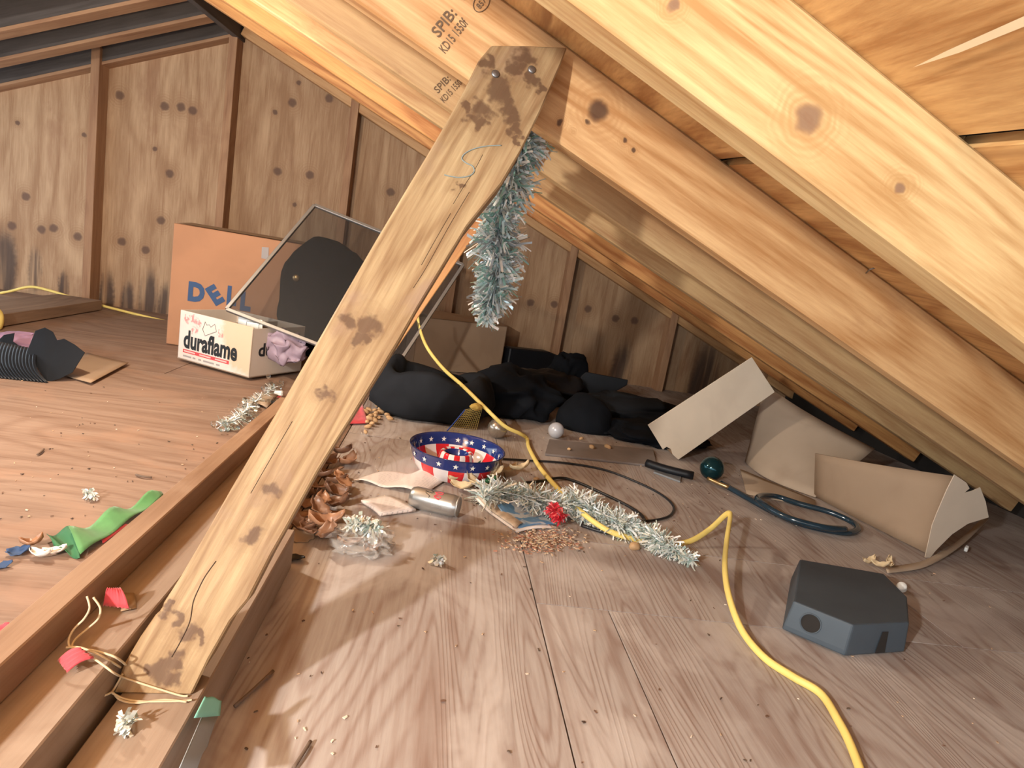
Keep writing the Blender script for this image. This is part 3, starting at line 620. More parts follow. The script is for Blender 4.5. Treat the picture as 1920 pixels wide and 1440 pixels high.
tube('rim', [pc + Vector((math.cos(i*2*math.pi/64)*R0*1.005, math.sin(i*2*math.pi/64)*R0*1.005, Hp*1.03)) for i in range(65)], .0014, plain('navy_enamel', (.01, .02, .09), .15), pan, 6, 0)
# ================================================================== drink can
ca, cb_ = fl(771, 930, .0455), fl(861, 951, .0455); cax = (cb_-ca).normalized(); cl = (cb_-ca).length; cr = .0435*S
Mc = Matrix.Translation(ca) @ cax.to_track_quat('Z', 'Y').to_matrix().to_4x4()
can = empty('drink_can', ca, 'silver drink can lying on its side with red lettering', 'can')
cbody = lathe('can_body', [(0, cl*.03), (cr*.7, cl*.02), (cr*.78, 0), (cr*.86, cl*.02), (cr, cl*.10), (cr, cl*.86), (cr*.97, cl*.9), (cr*.86, cl*.955)], plain('can_silver', (.52, .53, .52), .33, .85, var=.06), Mc, can, 40)
lathe('can_lid', [(cr*.86, cl*.955), (cr*.91, cl*.965), (cr*.91, cl*.99), (cr*.84, cl), (cr*.8, cl*.975), (0, cl*.975)], m_alu, Mc, can, 40)
up_c = (ez - cax*ez.dot(cax)).normalized(); sd_c = cax.cross(up_c); 
if sd_c.y > 0: sd_c = -sd_c
def onc(s_, a_): return ca + cax*cl*s_ + (up_c*math.cos(a_) + sd_c*math.sin(a_))*(cr+.0004)
tube('red_script', [onc(*p) for p in ((.66,.15),(.56,.10),(.50,.3),(.58,.42),(.66,.35),(.56,.45),(.50,.75),(.60,.85),(.64,.70),(.57,.62),(.52,.80),(.62,.98))], .0011, m_redp, cbody, 6, 5)
tube('grey_script', [onc(*p) for p in ((.40,.10),(.46,.25),(.44,.45),(.30,.35),(.32,.55),(.42,.80),(.40,.95))], .0006, m_black, cbody, 5, 0)
for a_ in (1.5, 1.62, 1.74): tube('small_print', [onc(.5, a_), onc(.7, a_)], .0004, m_grey, cbody, 4, 0)
# ================================================================== papers
n = NT('printed_paper'); v = n.n('ShaderNodeTexCoord').outputs['Object']; wv = n.n('ShaderNodeTexWave'); wv.inputs['Scale'].default_value = 48; wv.bands_direction = 'Y'; wv.inputs['Distortion'].default_value = .3; n.put(wv.inputs[0], v)
ln = n.math('MULTIPLY', n.sm(wv.outputs['Fac'], .75, .9), n.sm(n.noise(n.mapping(v, (60, 8, 8)), 1, 3), .4, .55))
n.put(n.b.inputs['Base Color'], n.mix(n.math('MULTIPLY', ln, .5), (.80, .72, .68), (.25, .22, .22))); n.b.inputs['Roughness'].default_value = .8; m_print = n.m
tag(sheet('leaflet', [fl(663, 903), fl(792, 932), fl(856, 890), fl(705, 889)], 18, 8, m_print, lambda u, v: Vector((0, 0, .004+.022*math.sin(max(0, u-.42)*5.2)*(.4+.6*v) + .006*math.sin(u*9)*(1-u))), .0006), 'long wavy printed leaflet lying behind the drink can', 'paper')
tag(sheet('leaflet', [fl(676, 945), fl(712, 971), fl(779, 962), fl(728, 935)], 6, 6, m_print, lambda u, v: Vector((0, 0, .006+.003*math.sin(u*3))), .006), 'folded printed leaflet in front of the drink can', 'paper')
mg = empty('magazine', fl(965, 990), 'curled blue magazine under the floor tinsel', 'magazine')
n = NT('magazine_cover'); v = n.n('ShaderNodeTexCoord').outputs['Object']; n.put(n.b.inputs['Base Color'], n.mix(n.sm(n.noise(v, 22, 3, 1.2), .45, .55), (.09, .22, .40), (.42, .46, .50))); n.b.inputs['Roughness'].default_value = .4; m_mag = n.m
wv_ = lambda u, v: Vector((0, 0, .008+.016*max(0, .35-u)*2 + .004*math.sin(v*4)))
sheet('back_pages', [fl(888, 944), fl(968, 1001), fl(1048, 991), fl(990, 950)], 10, 8, m_paper, lambda u, v: wv_(u, v)-Vector((0, 0, .004)), .003, mg)
sheet('cover', [fl(930, 962), fl(972, 997), fl(1047, 987), fl(990, 948)], 10, 8, m_mag, lambda u, v: wv_(u, v), .001, mg)
sheet('photo_page', [fl(890, 944), fl(966, 998), fl(985, 985), fl(925, 946)], 8, 4, plain('photo_page', (.55, .44, .33), .4, var=.5, scale=60), lambda u, v: wv_(u, v)+Vector((0, 0, .001)), .001, mg)
# ================================================================== leaves
def leaf(name, px, py, z, ln_, wd, rot, curl, mat, lab, cat='leaf', group=None, seed=0, tilt=.2, th=.0008):
    c = fl(px, py, z); rs = random.Random(seed*7+int(px)); ex_ = Vector((math.cos(rot), math.sin(rot), tilt)).normalized(); ey_ = Vector((-math.sin(rot), math.cos(rot), rs.uniform(-.3, .5))).normalized(); nn_ = ex_.cross(ey_)
    vs_, fs = [], []; NU, NV = 10, 6
    for i in range(NU+1):
        u = i/NU; w_ = wd*(math.sin(math.pi*min(1, u*.93+.04))**.7)*(1+.18*math.sin(u*17+seed))
        for j in range(NV+1):
            vv = (j/NV-.5)*2
            p = c + ex_*(u-.5)*ln_ + ey_*vv*w_ + nn_*(curl*ln_*((u-.5)**2*1.6 + vv*vv*.35) + .05*ln_*noise.noise(Vector((u*5, vv*2, seed*3.3))))
            p.z = max(p.z, .0015); vs_.append(p)
    for i in range(NU):
        for j in range(NV): a_ = i*(NV+1)+j; fs.append((a_, a_+1, a_+NV+2, a_+NV+1))
    o = mesh(name, vs_, fs, mat, None, True); solid(o, th); return tag(o, lab, cat, group)
DL = 'curled brown dried leaf in the heap beside the slanted brace'
rl = random.Random(5)
for i, (px, py) in enumerate(((640,850),(655,868),(625,882),(610,868),(640,895),(598,893),(618,905),(602,915),(585,925),(625,925),(605,940),(578,945),(600,960),(622,965),(570,970),(592,980),(610,985),(578,995),(628,948),(645,905),(560,990),(615,1000))):
    leaf('dried_leaf', px, py, .012+.05*rl.random(), rl.uniform(.045, .065), rl.uniform(.014, .021), rl.uniform(0, 6.28), rl.uniform(.1, .7), (m_leafb, m_leafo, m_leafb)[i % 3], DL, group='dried leaves beside the brace', seed=i, tilt=rl.uniform(-.3, .3))
leaf('paper_scrap', 612, 1008, .012, .055, .011, -.35, .5, m_paper, 'white curved paper scrap at the foot of the dried leaves', 'scrap', seed=3)
leaf('grey_scrap', 568, 1003, .01, .05, .02, 1.1, .1, m_card_d, 'dull brown card scrap beside the lower edge of the slanted brace', 'scrap', seed=9)
leaf('black_scrap', 548, 1047, .004, .045, .012, -.2, .1, m_bag, 'torn black plastic scrap right of the slanted brace', 'scrap', seed=12)
for i, (px, py, r_, m_) in enumerate(((832,878,.3,m_cream),(858,898,.8,m_cream),(885,905,2.2,m_cream),(868,915,-.4,m_cream),(905,895,.2,m_green),(925,890,.5,m_cream),(955,885,.6,m_cream),(890,885,1.2,m_dgreen),(975,880,.35,m_cream),(912,905,-.5,m_dgreen),(845,880,2.7,m_cream))):
    leaf('silk_leaf', px, py, .02+.015*(i % 3), .058, .013, r_, .5, m_, ('green' if m_ in (m_green, m_dgreen) else 'cream') + ' crumpled silk leaf between the cake pan and the floor tinsel', group=('green' if m_ in (m_green, m_dgreen) else 'cream') + ' silk leaves by the cake pan', seed=40+i)
tag(sheet('red_petal', [fl(652, 798), fl(692, 797), fl(682, 772), fl(658, 768)], 6, 5, m_redp, lambda u, v: Vector((0, 0, .006+.02*v*abs(math.sin(u*6)))), .0008), 'dark red silk petals near the nut shells behind the brace', 'petal')
# ================================================================== cellophane and foil
cel = lump('cellophane_wrap', fl(682, 1012, .03), Vector((.10, .085, .05))*S*1.05, m_cello, 8, .45, 5, fold=.5); tag(cel, 'crumpled clear cellophane wrapper with silver foil in front of the folded leaflet', 'wrapper')
tinsel('foil_tuft', [fl(655, 985, .07), fl(680, 982, .09), fl(708, 998, .07)], lambda t: .04*S, 260, m_tin2, 'bright silver foil tuft on top of the cellophane wrapper', lw=(.001, .0035), flakes=40)
for i, (px, py) in enumerate(((660, 1022), (697, 1028))): leaf('dried_leaf', px, py, .012, .05, .014, .1+i, .6, m_leafo, 'orange dried leaf under the front of the cellophane wrapper', group='leaves under the cellophane', seed=70+i)
# ================================================================== cords
yc = [yp(783, 585, 4.3), yp(786, 612, 4.3), yp(800, 650, 4.1), yp(830, 690, 3.9), yp(868, 724, 3.65), yp(905, 760, 3.52), yp(945, 798, 3.48), yp(975, 813, 3.5), fl(988, 822, .012), fl(992, 840, .012), fl(1012, 876, .02), fl(1045, 915, .03), fl(1088, 958, .05), fl(1135, 992, .03), fl(1185, 1010, .012), fl(1240, 1020, .01), fl(1290, 1016, .02), fl(1330, 993, .06), fl(1362, 964, .12), fl(1369, 968, .12), fl(1363, 1010, .10), fl(1359, 1060, .08), fl(1366, 1115, .055), fl(1390, 1180, .02), fl(1432, 1232, .012), fl(1485, 1268, .012), fl(1538, 1300, .012), fl(1572, 1352, .012), fl(1598, 1405, .012), fl(1640, 1520, .012)]
tag(tube('extension_cord', yc, .0064, m_yel, None, 10, 7, .75), 'yellow flat extension cord snaking across the floor to the front', 'cord')
tag(tube('extension_cord', [yp(-40, 556, 5.95), yp(15, 547, 5.98), yp(55, 538, 6.0), yp(90, 544, 6.0), yp(150, 562, 5.98), yp(230, 583, 5.95), yp(320, 605, 5.9), yp(370, 618, 5.85)], .0065, m_yel, None, 8, 6), 'yellow cord stretched along the foot of the gable wall', 'cord')
tag(tube('black_cable', [fl(x, y, .008) for x, y in ((935,860),(985,863),(1060,868),(1130,880),(1190,902),(1238,926),(1262,948),(1258,965),(1235,974),(1198,976),(1160,960))], .0032, m_cable), 'thin black cable in a wide loop right of the cake pan', 'cable')
tag(tube('black_cable', [fl(x, y, z) for x, y, z in ((985,905,.02),(1015,902,.015),(1050,896,.01),(1080,903,.008),(1130,925,.008),(1180,950,.008),(1206,970,.01),(1200,985,.01),(1150,1000,.01),(1090,985,.008))], .0040, m_cable), 'thicker black cable curling behind the floor tinsel', 'cable')
m_hose = plain('blue_black_hose', (.012, .035, .055), .14, var=.2, spec=.7)
tag(tube('hose_coil', [fl(x, y, z) for x, y, z in ((1352,906,.02),(1395,930,.018),(1440,955,.018),(1490,978,.018),(1545,993,.018),(1590,999,.018),(1608,992,.02),(1596,978,.02),(1555,960,.03),(1500,945,.02),(1450,930,.02),(1420,935,.05),(1470,968,.05),(1540,988,.05),(1585,992,.045))], .0085, m_hose), 'glossy dark blue hose coiled before the torn cartons', 'hose')
tag(tube('hose_nozzle', [fl(1327, 897, .03), fl(1345, 905, .028), fl(1367, 914, .022)], .006, m_brass, None, 10, 3), 'brass tipped hose nozzle under the dark teal ball', 'nozzle')
tag(tube('black_plug', [fl(1212, 868, .03), fl(1250, 880, .03), fl(1300, 892, .03)], .013, m_blk, None, 10, 3), 'black plug lying below the corner of the leaning tan carton', 'plug')
tag(prism('brass_plate', [fl(1226, 884, .012), fl(1276, 902, .012), fl(1278, 890, .012), fl(1230, 874, .012)], ez, .006, m_steelg, None, .001), 'small metal plate on the floor in front of the black plug', 'plate')
tag(prism('grey_board', [fl(1022, 850, .014), fl(1232, 873, .014), fl(1225, 843, .014), fl(1030, 823, .014)], ez, .007, plain('grey_slat_mat', (.25, .215, .20), .8, var=.2), None, .001), 'flat grey slat on the floor in front of the small white ball', 'slat')
# ================================================================== cartons by the eave
yt = 3.58; fo = [(1410,670),(1453,735),(1272,862),(1262,853),(1258,842),(1250,838),(1243,843),(1215,797)]
tcn = empty('tipped_carton', yp(1272, 862, yt), 'tan carton tipped on its corner against the low rafters', 'box')
face = [yp(x, y, yt) for x, y in fo]; face = [Vector((p.x, p.y, max(p.z, .002))) for p in face]
prism('front_panel', face, Vector((0, -1, 0)), .004, m_card_l, tcn, .0008)
f4 = [face[0], face[1], face[2], face[7]]
for i in (1,):
    a_, b_ = f4[i], f4[(i+1) % 4]; nb = (b_-a_).cross(Vector((0, 1, 0))).normalized()
    if i == 1: a_, b_ = a_.lerp(b_, .02), b_
    prism('side_panel', [a_+Vector((0, .005, 0)), b_+Vector((0, .005, 0)), b_+Vector((0, .15, 0)), a_+Vector((0, .15, 0))], nb, .003, m_card_d, tcn)  # darker cardboard puts the shade of this side into its colour
c0, c1, c2, c3 = fl(1397, 867), fl(1528, 934), yp(1640, 842, 3.42), yp(1435, 722, 3.98)
cs_ = empty('curved_cardboard', c0, 'large curved cardboard sheet propped under the eave rafters', 'cardboard')
sheet('cardboard_sheet', [c0+ez*.003, c1+ez*.003, c2, c3], 14, 8, m_card, lambda u, v: Vector((.05, .02, 0))*math.sin(u*math.pi)*(-1+.4*v), .004, cs_)
sheet('bottom_flap', [fl(1388, 880, .006), fl(1400, 926, .006), fl(1530, 952, .006), fl(1528, 938, .012)], 6, 3, m_card, None, .003, cs_)
pA, pB = fl(1527, 932), fl(1738, 1040); tA, tB = yp(1529, 850, pA.y/S), yp(1792, 893, pB.y/S*1.02); tn = empty('torn_carton', pA, 'torn open cardboard carton with a ripped corner flap near the eave', 'box')
sheet('front_panel', [pA+ez*.003, pB+ez*.003, tB, tA], 10, 6, m_card_d, lambda u, v: Vector((-.012, -.012, 0))*math.sin(u*3.1)*(.3+v*.7), .004, tn)
fpl = [(1731,1062),(1748,985),(1757,962),(1775,920),(1790,890),(1812,905),(1818,916),(1808,924),(1822,921),(1838,914),(1848,940),(1854,970),(1815,982),(1785,1002),(1755,1032)]
yf = pB.y/S-.03
def flapd(x, y): return yf - .10*max(0, (1062-y)/172) + .10*((x-1731)/123)
prism('torn_flap', [yp(x, y, flapd(x, y)) for x, y in fpl], Vector((-.2, -1, .1)).normalized(), .003, m_card_l, tn)
st_ = [fl(1664, 1074, .008), fl(1700, 1070, .012), fl(1736, 1062, .02), fl(1778, 1040, .03), fl(1815, 1012, .04), fl(1853, 974, .06)]
st_ = catmull(st_, 5); vs_ = []; fs = []
for i, p in enumerate(st_): vs_ += [p, p + Vector((.022, .036, -.002))]; 
for i in range(len(st_)-1): fs.append((2*i, 2*i+1, 2*i+3, 2*i+2))
solid(mesh('curled_strip', vs_, fs, m_card, tn, True), .003)
# ================================================================== bait station
bt = [fl(x, y, .107) for x, y in ((1500,1048),(1488,1127),(1600,1172),(1705,1167),(1701,1119),(1657,1075))]
bb_ = [fl(x, y, .004) for x, y in ((1500,1110),(1484,1196),(1582,1240),(1677,1231),(1698,1180),(1655,1128))]
bs = empty('bait_station', bb_[2], 'black plastic bait station with a round hole on the open floor', 'box')
bb2 = [Vector((t.x*.995+.0, t.y*.995, .004)) for t in bt]; ctr = sum(bt, Vector())/6
low = [Vector((ctr.x+(t.x-ctr.x)*1.06, ctr.y+(t.y-ctr.y)*1.06, .004)) for t in bt]; mid = [Vector((ctr.x+(t.x-ctr.x)*1.055, ctr.y+(t.y-ctr.y)*1.055, .014)) for t in bt]
vs_ = bt + mid + low; fs = [(0,1,2,3,4,5), (17,16,15,14,13,12)] + [(i, (i+1) % 6, 6+(i+1) % 6, 6+i) for i in range(6)] + [(6+i, 6+(i+1) % 6, 12+(i+1) % 6, 12+i) for i in range(6)]
m_bait = plain('hazed_plastic', (.06, .08, .10), .5, var=.15, bump=.08)  # black plastic lifted to blue-grey, haze put into its colour
bev(mesh('housing', vs_, fs, m_bait, bs), .003, 2)
fm = (bt[1]*.62+bt[2]*.38); lm = (mid[1]*.62+mid[2]*.38); fe = (bt[2]-bt[1]).normalized(); fn_ = fe.cross((bt[1]-mid[1]).normalized()).normalized()
if fn_.y > 0: fn_ = -fn_
hc = fm.lerp(lm, .55) + fn_*.001; Mh = Matrix.Translation(hc) @ fn_.to_track_quat('Z', 'Y').to_matrix().to_4x4()
lathe('hole_ring', [(.0155, -.004), (.0155, .0012), (.0175, .0015), (.018, -.004)], m_bait, Mh, bs, 28); lathe('hole', [(0, -.0005), (.0155, -.0005)], m_dark, Mh, bs, 28)  # hole is a flat dark disc, coloured as a shaded recess
e_ = bt[2].lerp(bt[3], .55); l_ = low[2].lerp(low[3], .55); dv = (bt[3]-bt[2]).normalized()*.012
flatpoly('slot', [e_-dv*.2-ez*.014+Vector((0, -.003, 0)), e_+dv-ez*.014+Vector((0, -.003, 0)), l_+dv+ez*.004+Vector((0, -.003, 0)), l_-dv*.9+ez*.004+Vector((0, -.003, 0))], m_dark, bs)  # flat dark patch stands in for the shade inside the slot
wp = fl(1688, 1110); Mw = Matrix.Translation(wp+ez*.012) @ Vector((-.5, -.5, .7)).to_track_quat('Z', 'Y').to_matrix().to_4x4()
wpo = empty('bottle_top', wp, 'small white plastic cap behind the bait station', 'cap')
lathe('cap_shell', [(0, .01), (.008, .009), (.0095, .006), (.0095, -.008), (0, -.009)], m_white, Mw, wpo, 20); lathe('cap_collar', [(.0105, -.004), (.0108, -.001), (.0105, .001)], m_white, Mw, wpo, 20)
wq = fl(1813, 1034, .02); tag(board('white_tab', wq-Vector((.005, 0, -.004)), wq+Vector((.007, .01, .008)), ez, .012, .008, m_white), 'tiny white plastic tab on the curled cardboard strip', 'tab')
for i, (px, py, r_) in enumerate(((1630,1055,.3),(1650,1062,-.5),(1665,1058,1.1))): leaf('cardboard_scrap', px, py, .01, .04, .008, r_, .6, m_cream, 'torn cardboard scrap behind the bait station', 'scrap', 'scraps behind the bait station', 90+i)
# ================================================================== left side clutter
tr = empty('black_tray', fl(70, 715), 'crumpled black ribbed plastic tray at the left edge', 'tray')
yl = fl(70, 714).y/S
sheet('ribbed_side', [fl(-40, 704, .004), fl(92, 717, .004), yp(72, 655, yl*1.06), yp(-40, 632, yl*1.12)], 96, 10, m_blk, lambda u, v: Vector((0, -.006*abs(math.sin(u*60)), 0))+Vector((0, -.03*math.sin(v*3.1), 0)), .002, tr)
def flap(name, pts, y_, slope): return prism(name, [yp(x, y, y_+slope*(715-y)/100) for x, y in pts], Vector((.1, -1, .3)).normalized(), .003, m_blk, tr, .0006)
flap('tray_flap', ((50,660),(66,620),(84,614),(99,622),(107,638),(120,635),(140,646),(159,661),(136,698),(112,710),(88,717)), yl*1.0+.02, .25)
flap('tray_flap', ((-8,642),(7,628),(27,624),(24,640),(52,660),(40,690),(-8,690)), yl*1.04, .3)
tag(lump('lavender_cloth', fl(38, 640, .04), Vector((.20, .13, .06))*S, plain('lavender_fabric', (.34, .20, .30), .8, var=.2), 14, .3, 3, rot=.5, fold=.2), 'dull lavender cloth behind the black tray', 'cloth')
tag(lump('yellow_ball', yp(-12, 600, 4.5), Vector((.055, .06, .09))*S, m_yel, 15, .06, 2), 'yellow rounded object cut by the left frame edge', 'toy')
p0, p1 = fl(-70, 596, .05), fl(150, 566, .05); tag(board('loose_plank', p0, p1, Vector((.2, 1, 0)).cross(ez).cross(ez)*-1, .36*S, .085*S, wood('dusty_plank', (.30, .20, .13), (.17, .105, .07), ring=.25, rough=.8)), 'dusty grey brown plank lying at the gable wall on the left', 'plank')
tag(sheet('brown_card', [fl(95, 695, .004), fl(170, 720, .012), fl(241, 682, .014), fl(165, 662, .004)], 8, 8, m_card_d, lambda u, v: Vector((0, 0, .01*max(0, u-.6))), .002), 'thin brown cardboard sheet on the floor beside the black tray', 'cardboard')
# green ribbon group
tag(sheet('green_ribbon', [fl(150, 1044, .008), fl(306, 934, .01), fl(298, 924, .02), fl(128, 1000, .03)], 20, 6, m_green, lambda u, v: Vector((0, 0, .004+.007*math.sin(u*14+v*2)*(.4+v))), .0008), 'crinkled green ribbon strip along the raised strip on the left', 'ribbon')
tag(sheet('green_ribbon', [fl(103, 1030, .01), fl(150, 1044, .012), fl(136, 990, .03), fl(87, 1002, .02)], 8, 6, m_dgreen, lambda u, v: Vector((0, 0, .006*math.sin(u*6+v*3))), .0008), 'dark green square ribbon end at the left of the green ribbon strip', 'ribbon')
tag(sheet('red_ribbon', [fl(193, 1019, .003), fl(243, 984, .003), fl(236, 982, .012), fl(190, 1010, .012)], 6, 2, m_redp, None, .0008), 'narrow red ribbon sliver under the green ribbon strip', 'ribbon')
leaf('white_shell', 78, 1042, .008, .035, .010, -.2, .5, m_white, 'white curved shard left of the dark green ribbon end', 'shard', seed=50)
leaf('pale_shell', 105, 1036, .008, .032, .008, .3, .5, m_paper, 'pale grey shard touching the dark green ribbon end', 'shard', seed=51)
leaf('tan_shell', 62, 1022, .012, .03, .010, .5, .8, m_leafo, 'tan curled leaf bit above the white shard', 'leaf', seed=52)
leaf('blue_petal', 36, 1036, .006, .03, .011, .3, .4, m_navy, 'dark blue petal left of the white shard', 'petal', seed=53)
leaf('blue_petal', 5, 1062, .004, .025, .008, .7, .3, m_navy, 'smaller dark blue petal at the left frame edge', 'petal', seed=54)
leaf('red_petal', 4, 1185, .01, .02, .010, 1.2, .4, m_redp, 'red petal fragment cut by the left frame edge', 'petal', seed=55)
def petal(name, corners, lab):
    o = sheet(name, corners, 18, 6, m_redp, lambda u, v: Vector((0, 0, .0025*abs(math.sin(u*22))+.004*math.sin(v*3))), .0008); return tag(o, lab, 'petal')
petal('red_petal', [fl(193, 1138, .21), fl(243, 1144, .21), fl(226, 1106, .24), fl(200, 1106, .25)], 'red ribbed silk petal standing by the raised strip above the twine')
petal('red_petal', [fl(108, 1240, .215), fl(125, 1262, .21), fl(176, 1236, .22), fl(150, 1218, .235)], 'red ribbed silk petal lying under the twine on the floor timber')
sheet_t = tag(sheet('green_backing', [fl(226, 1146, .205), fl(256, 1140, .205), fl(252, 1112, .205), fl(230, 1112, .205)], 3, 3, plain('olive_backing', (.36, .24, .14), .8), None, .0008), 'small olive paper square beside the upper red petal', 'scrap')
tw = empty('twine', fl(130, 1212, .21), 'pale twine looped round the foot of the slanted brace', 'twine')
def strand(pts): tube('strand', pts, .0011, m_twine, tw, 6, 6)
strand([fl(x, y, z) for x, y, z in ((163,1118,.30),(168,1140,.28),(158,1160,.25),(140,1178,.23),(130,1196,.22),(131,1212,.215),(150,1216,.215),(185,1222,.212),(216,1232,.21))] + [onb(238, 1246, .002)])
strand([fl(x, y, z) for x, y, z in ((175,1120,.28),(188,1140,.26),(184,1160,.24),(165,1178,.22),(142,1198,.214),(136,1214,.214),(160,1224,.214),(192,1246,.214),(214,1262,.20))] + [onb(232, 1268, .003), onb(262, 1279, .002), onb(300, 1291, .002), onb(340, 1303, .002), onb(354, 1303, .003)])
strand([fl(124, 1214, .214), fl(150, 1214, .216), fl(190, 1230, .214)] + [onb(228, 1250, .003)])
strand([onb(232, 1262, .002), onb(216, 1290, .003), fl(206, 1300, .14), fl(186, 1307, .14), fl(176, 1306, .14)])
strand([fl(208, 1298, .14), fl(232, 1310, .13), fl(262, 1315, .129), fl(305, 1315, .129), fl(345, 1314, .129), fl(360, 1312, .13)])
strand([fl(212, 1298, .137), fl(225, 1312, .13), fl(255, 1318, .129), fl(310, 1312, .129), fl(350, 1316, .129)])
tag(sheet('mint_ribbon', [fl(364, 1346, .15), fl(412, 1342, .10), fl(415, 1314, .13), fl(384, 1306, .17)], 8, 6, m_mint, lambda u, v: Vector((0, 0, .010*math.sin(u*3.1)*math.sin(v*3.1))), .0008), 'mint green ribbon knot at the right corner of the brace foot', 'ribbon')
tag(sheet('grey_ribbon', [fl(332, 1450, .155), fl(366, 1450, .10), fl(408, 1345, .06), fl(380, 1340, .135)], 12, 4, plain('grey_blue_ribbon', (.30, .34, .37), .5, var=.15), lambda u, v: Vector((0, 0, .004*math.sin(v*9)*u)), .0008), 'grey blue ribbon strip trailing towards the front from the mint ribbon', 'ribbon')
# beads and plastic near the beam end
bd = empty('bead_string', fl(470, 770), 'heap of clear glass beads beside the end of the raised strip', 'beads')
bm_ = bmesh.new(); bmesh.ops.create_icosphere(bm_, subdivisions=2, radius=.0085); me_b = bpy.data.meshes.new('bead'); bm_.to_mesh(me_b); bm_.free(); me_b.materials.append(m_glass)
for p in me_b.polygons: p.use_smooth = True
rb = random.Random(3)
path = [(408,802),(430,795),(455,782),(470,765),(465,745),(490,750),(515,735),(505,722),(530,716)]
for i in range(70):
    k = rb.random()*(len(path)-1); j = int(k); x = path[j][0]+(path[j+1][0]-path[j][0])*(k-j)+rb.gauss(0, 10); y = path[j][1]+(path[j+1][1]-path[j][1])*(k-j)+rb.gauss(0, 7)
    o = bpy.data.objects.new('bead', me_b); COL.objects.link(o); o.location = fl(x, y, .0155+.02*rb.random()*(i % 2)); setpar(o, bd)
tinsel('foil_tuft', [fl(415, 797, .02), fl(445, 785, .03), fl(470, 760, .03), fl(512, 728, .03)], lambda t: .05*S, 500, m_tin2, 'fine silver foil strands mixed into the glass beads', lw=(.0005, .0012), flakes=20, floor=.001)
cpb = fl(522, 738, .02); tag(board('candy_stub', cpb-Vector((.012, .004, 0)), cpb+Vector((.016, -.004, .004)), ez, .018, .018, m_white, None, .004), 'small red and white stub at the end of the raised strip', 'stub')
boxat('red_band', cpb+Vector((-.006, -.0105, -.010)), cpb+Vector((.012, -.0095, 0)), m_redp, bpy.data.objects['candy_stub'])
tag(sheet('card_scrap', [fl(462, 756, .01), fl(500, 765, .01), fl(522, 742, .02), fl(478, 738, .02)], 4, 4, m_card, lambda u, v: Vector((0, 0, .008*math.sin(u*3))), .002), 'round tan card scrap lying among the glass beads', 'scrap')
tag(lump('striped_cloth', fl(482, 845, .06), Vector((.06, .10, .09))*S, m_islands('stripe', [(.6, .3, .2)], .8, 0), 16, .3, 4, fold=.3), 'peach striped cloth tucked between the raised strip and the brace', 'cloth')
tag(lump('clear_wrap', fl(450, 870, .05), Vector((.05, .06, .06))*S, m_cello, 17, .4, 5, fold=.4), 'clear plastic wrap scrap on the floor timber left of the brace', 'wrapper')
for (px, py, z, lab, sd) in ((170, 926, 0, 'silver foil curl on the left floor above the green ribbon', 1), (237, 1352, .126, 'silver foil bit on the sole timber below the twine', 2), (822, 1048, 0, 'tiny foil bit on the open floor below the drink can', 3)):
    tinsel('foil_bit', [fl(px-9, py-3, z+.02), fl(px+9, py+5, z+.018)], lambda t: .012, 60, m_tin2, lab, lw=(.001, .003), flakes=10, floor=z*S+.001)
# nut shells, seeds, floor chips
bm_ = bmesh.new(); bmesh.ops.create_icosphere(bm_, subdivisions=2, radius=.008)
for v in bm_.verts: v.co = Vector((v.co.x*1.5, v.co.y, v.co.z*.8)) + nz(v.co*160)*.0022
me_n = bpy.data.meshes.new('nut_shell'); bm_.to_mesh(me_n); bm_.free(); me_n.materials.append(m_nut)
for p in me_n.polygons: p.use_smooth = True
rn = random.Random(9)
def nut(px, py, lab, grp, z=.012, sc=1.0):
    o = bpy.data.objects.new('nut_shell', me_n); COL.objects.link(o); o.location = fl(px, py, z); o.rotation_euler = (rn.uniform(-.4, .4), rn.uniform(-.4, .4), rn.uniform(0, 6.3)); s_ = sc*rn.uniform(.7, 1.15); o.scale = (s_, s_, s_); tag(o, lab, 'nut', grp)
for i in range(34): 
    px = rn.uniform(685, 735); nut(px, 790-(px-685)*.55+rn.uniform(-22, 22), 'tan nut shell in the heap left of the charcoal bag', 'nut shells by the charcoal bag', .012+.02*rn.random())
for px, py in ((1067, 842), (1090, 822), (1110, 838), (1140, 838), (1130, 775)): nut(px, py, 'tan nut shell near the small white ball', 'nut shells by the white ball', .02 if py > 800 else .12)
nut(1190, 1024, 'lone tan nut shell in front of the floor tinsel', 'lone nut', sc=1.5); nut(1005, 898, 'tan nut shell on the black cable end', 'cable nut', sc=.9)
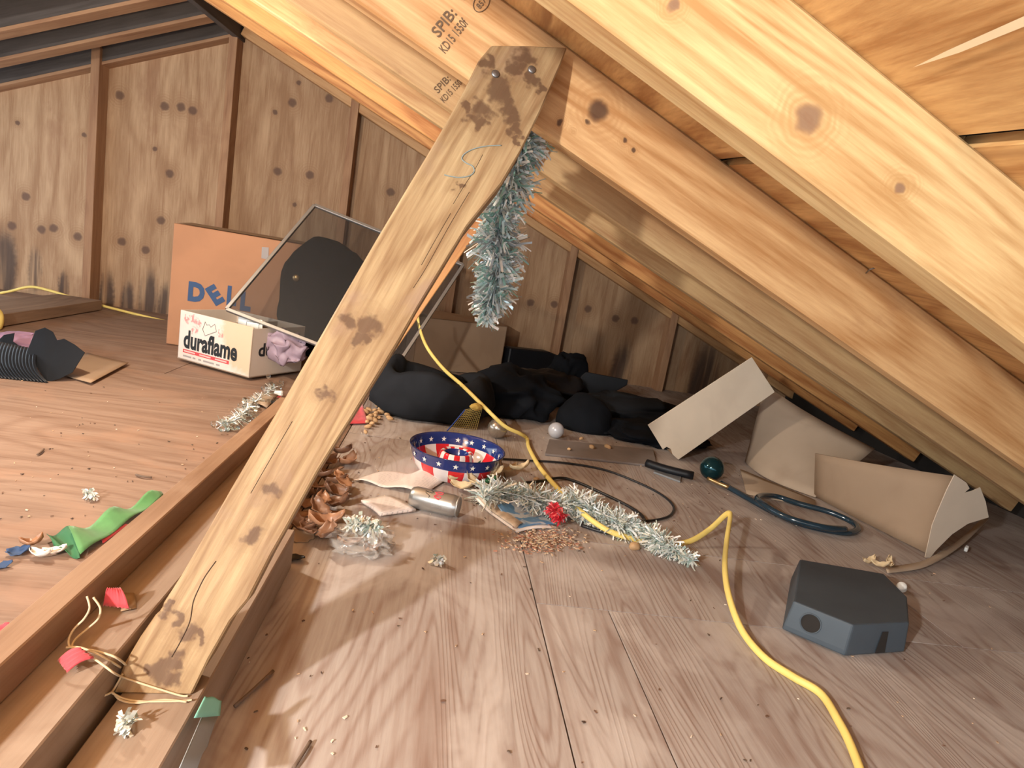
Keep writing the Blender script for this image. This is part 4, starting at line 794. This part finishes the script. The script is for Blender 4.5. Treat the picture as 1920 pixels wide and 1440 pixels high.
def chips(name, n_, fn, mat, lab, cat, s0, s1, seed):
    r = random.Random(seed); vs_, fs = [], []
    for i in range(n_):
        p = fn(r); a_ = r.uniform(0, 6.28); L = r.uniform(s0, s1); W = L*r.uniform(.25, .7); e1_ = Vector((math.cos(a_), math.sin(a_), r.uniform(-.1, .3))); e2_ = Vector((-math.sin(a_), math.cos(a_), 0)); h_ = Vector((0, 0, .0012)); b = len(vs_)
        p = p + ez*.0012
        for q_ in (p-e1_*L-e2_*W*.4, p+e1_*L-e2_*W, p+e1_*L*.8+e2_*W, p-e1_*L*.7+e2_*W): vs_.extend([q_, q_+h_])
        fs += [(b, b+2, b+4, b+6), (b+7, b+5, b+3, b+1)] + [(b+2*k, b+2*k+1, b+2*((k+1) % 4)+1, b+2*((k+1) % 4)) for k in range(4)]
    return tag(mesh(name, vs_, fs, mat), lab, cat, kind='stuff')
m_seed = m_islands('seed_mix', [(.62, .44, .28), (.46, .22, .15), (.72, .58, .40), (.38, .20, .13), (.66, .50, .35)], .8, 0)
chips('seed_litter', 420, lambda r: fl(r.gauss(1015, 38), r.gauss(1014, 12), .001+.012*r.random()), m_seed, 'litter of chewed seeds and bark in front of the blue magazine', 'litter', .0018, .0045, 4)
m_chip = m_islands('chip_mix', [(.08, .05, .035), (.55, .38, .24), (.16, .09, .06), (.70, .60, .48), (.10, .07, .05)], .8, 0)
chips('floor_litter', 95, lambda r: fl(r.uniform(420, 1900), r.uniform(1010, 1440), .0), m_chip, 'scattered dark and pale chips over the open plywood floor', 'litter', .001, .0032, 6)
chips('floor_litter', 90, lambda r: fl(r.uniform(0, 430), r.uniform(690, 980), .0), m_chip, 'scattered chips over the left plywood floor', 'litter', .001, .003, 8)
chips('floor_litter', 260, lambda r: fl(r.uniform(660, 1500), r.uniform(800, 1000), .0), m_chip, 'fine crumbs over the cluttered middle floor', 'litter', .001, .003, 10)
for i, (a_, b_, lab) in enumerate((((440, 1324), (512, 1258), 'thin grey stick on the floor right of the mint ribbon'), ((550, 1440), (582, 1390), 'thin stick at the front edge of the floor'), ((70, 852), (82, 842), 'short twig on the left floor near the black tray'), ((255, 890), (285, 895), 'dark curled twig on the left floor'))):
    tag(tube('stick', [fl(*a_, .007), fl((a_[0]+b_[0])/2, (a_[1]+b_[1])/2+1, .009), fl(*b_, .007)], .0022, plain('stick_wood', (.16, .11, .08), .85), None, 6, 3), lab, 'stick')
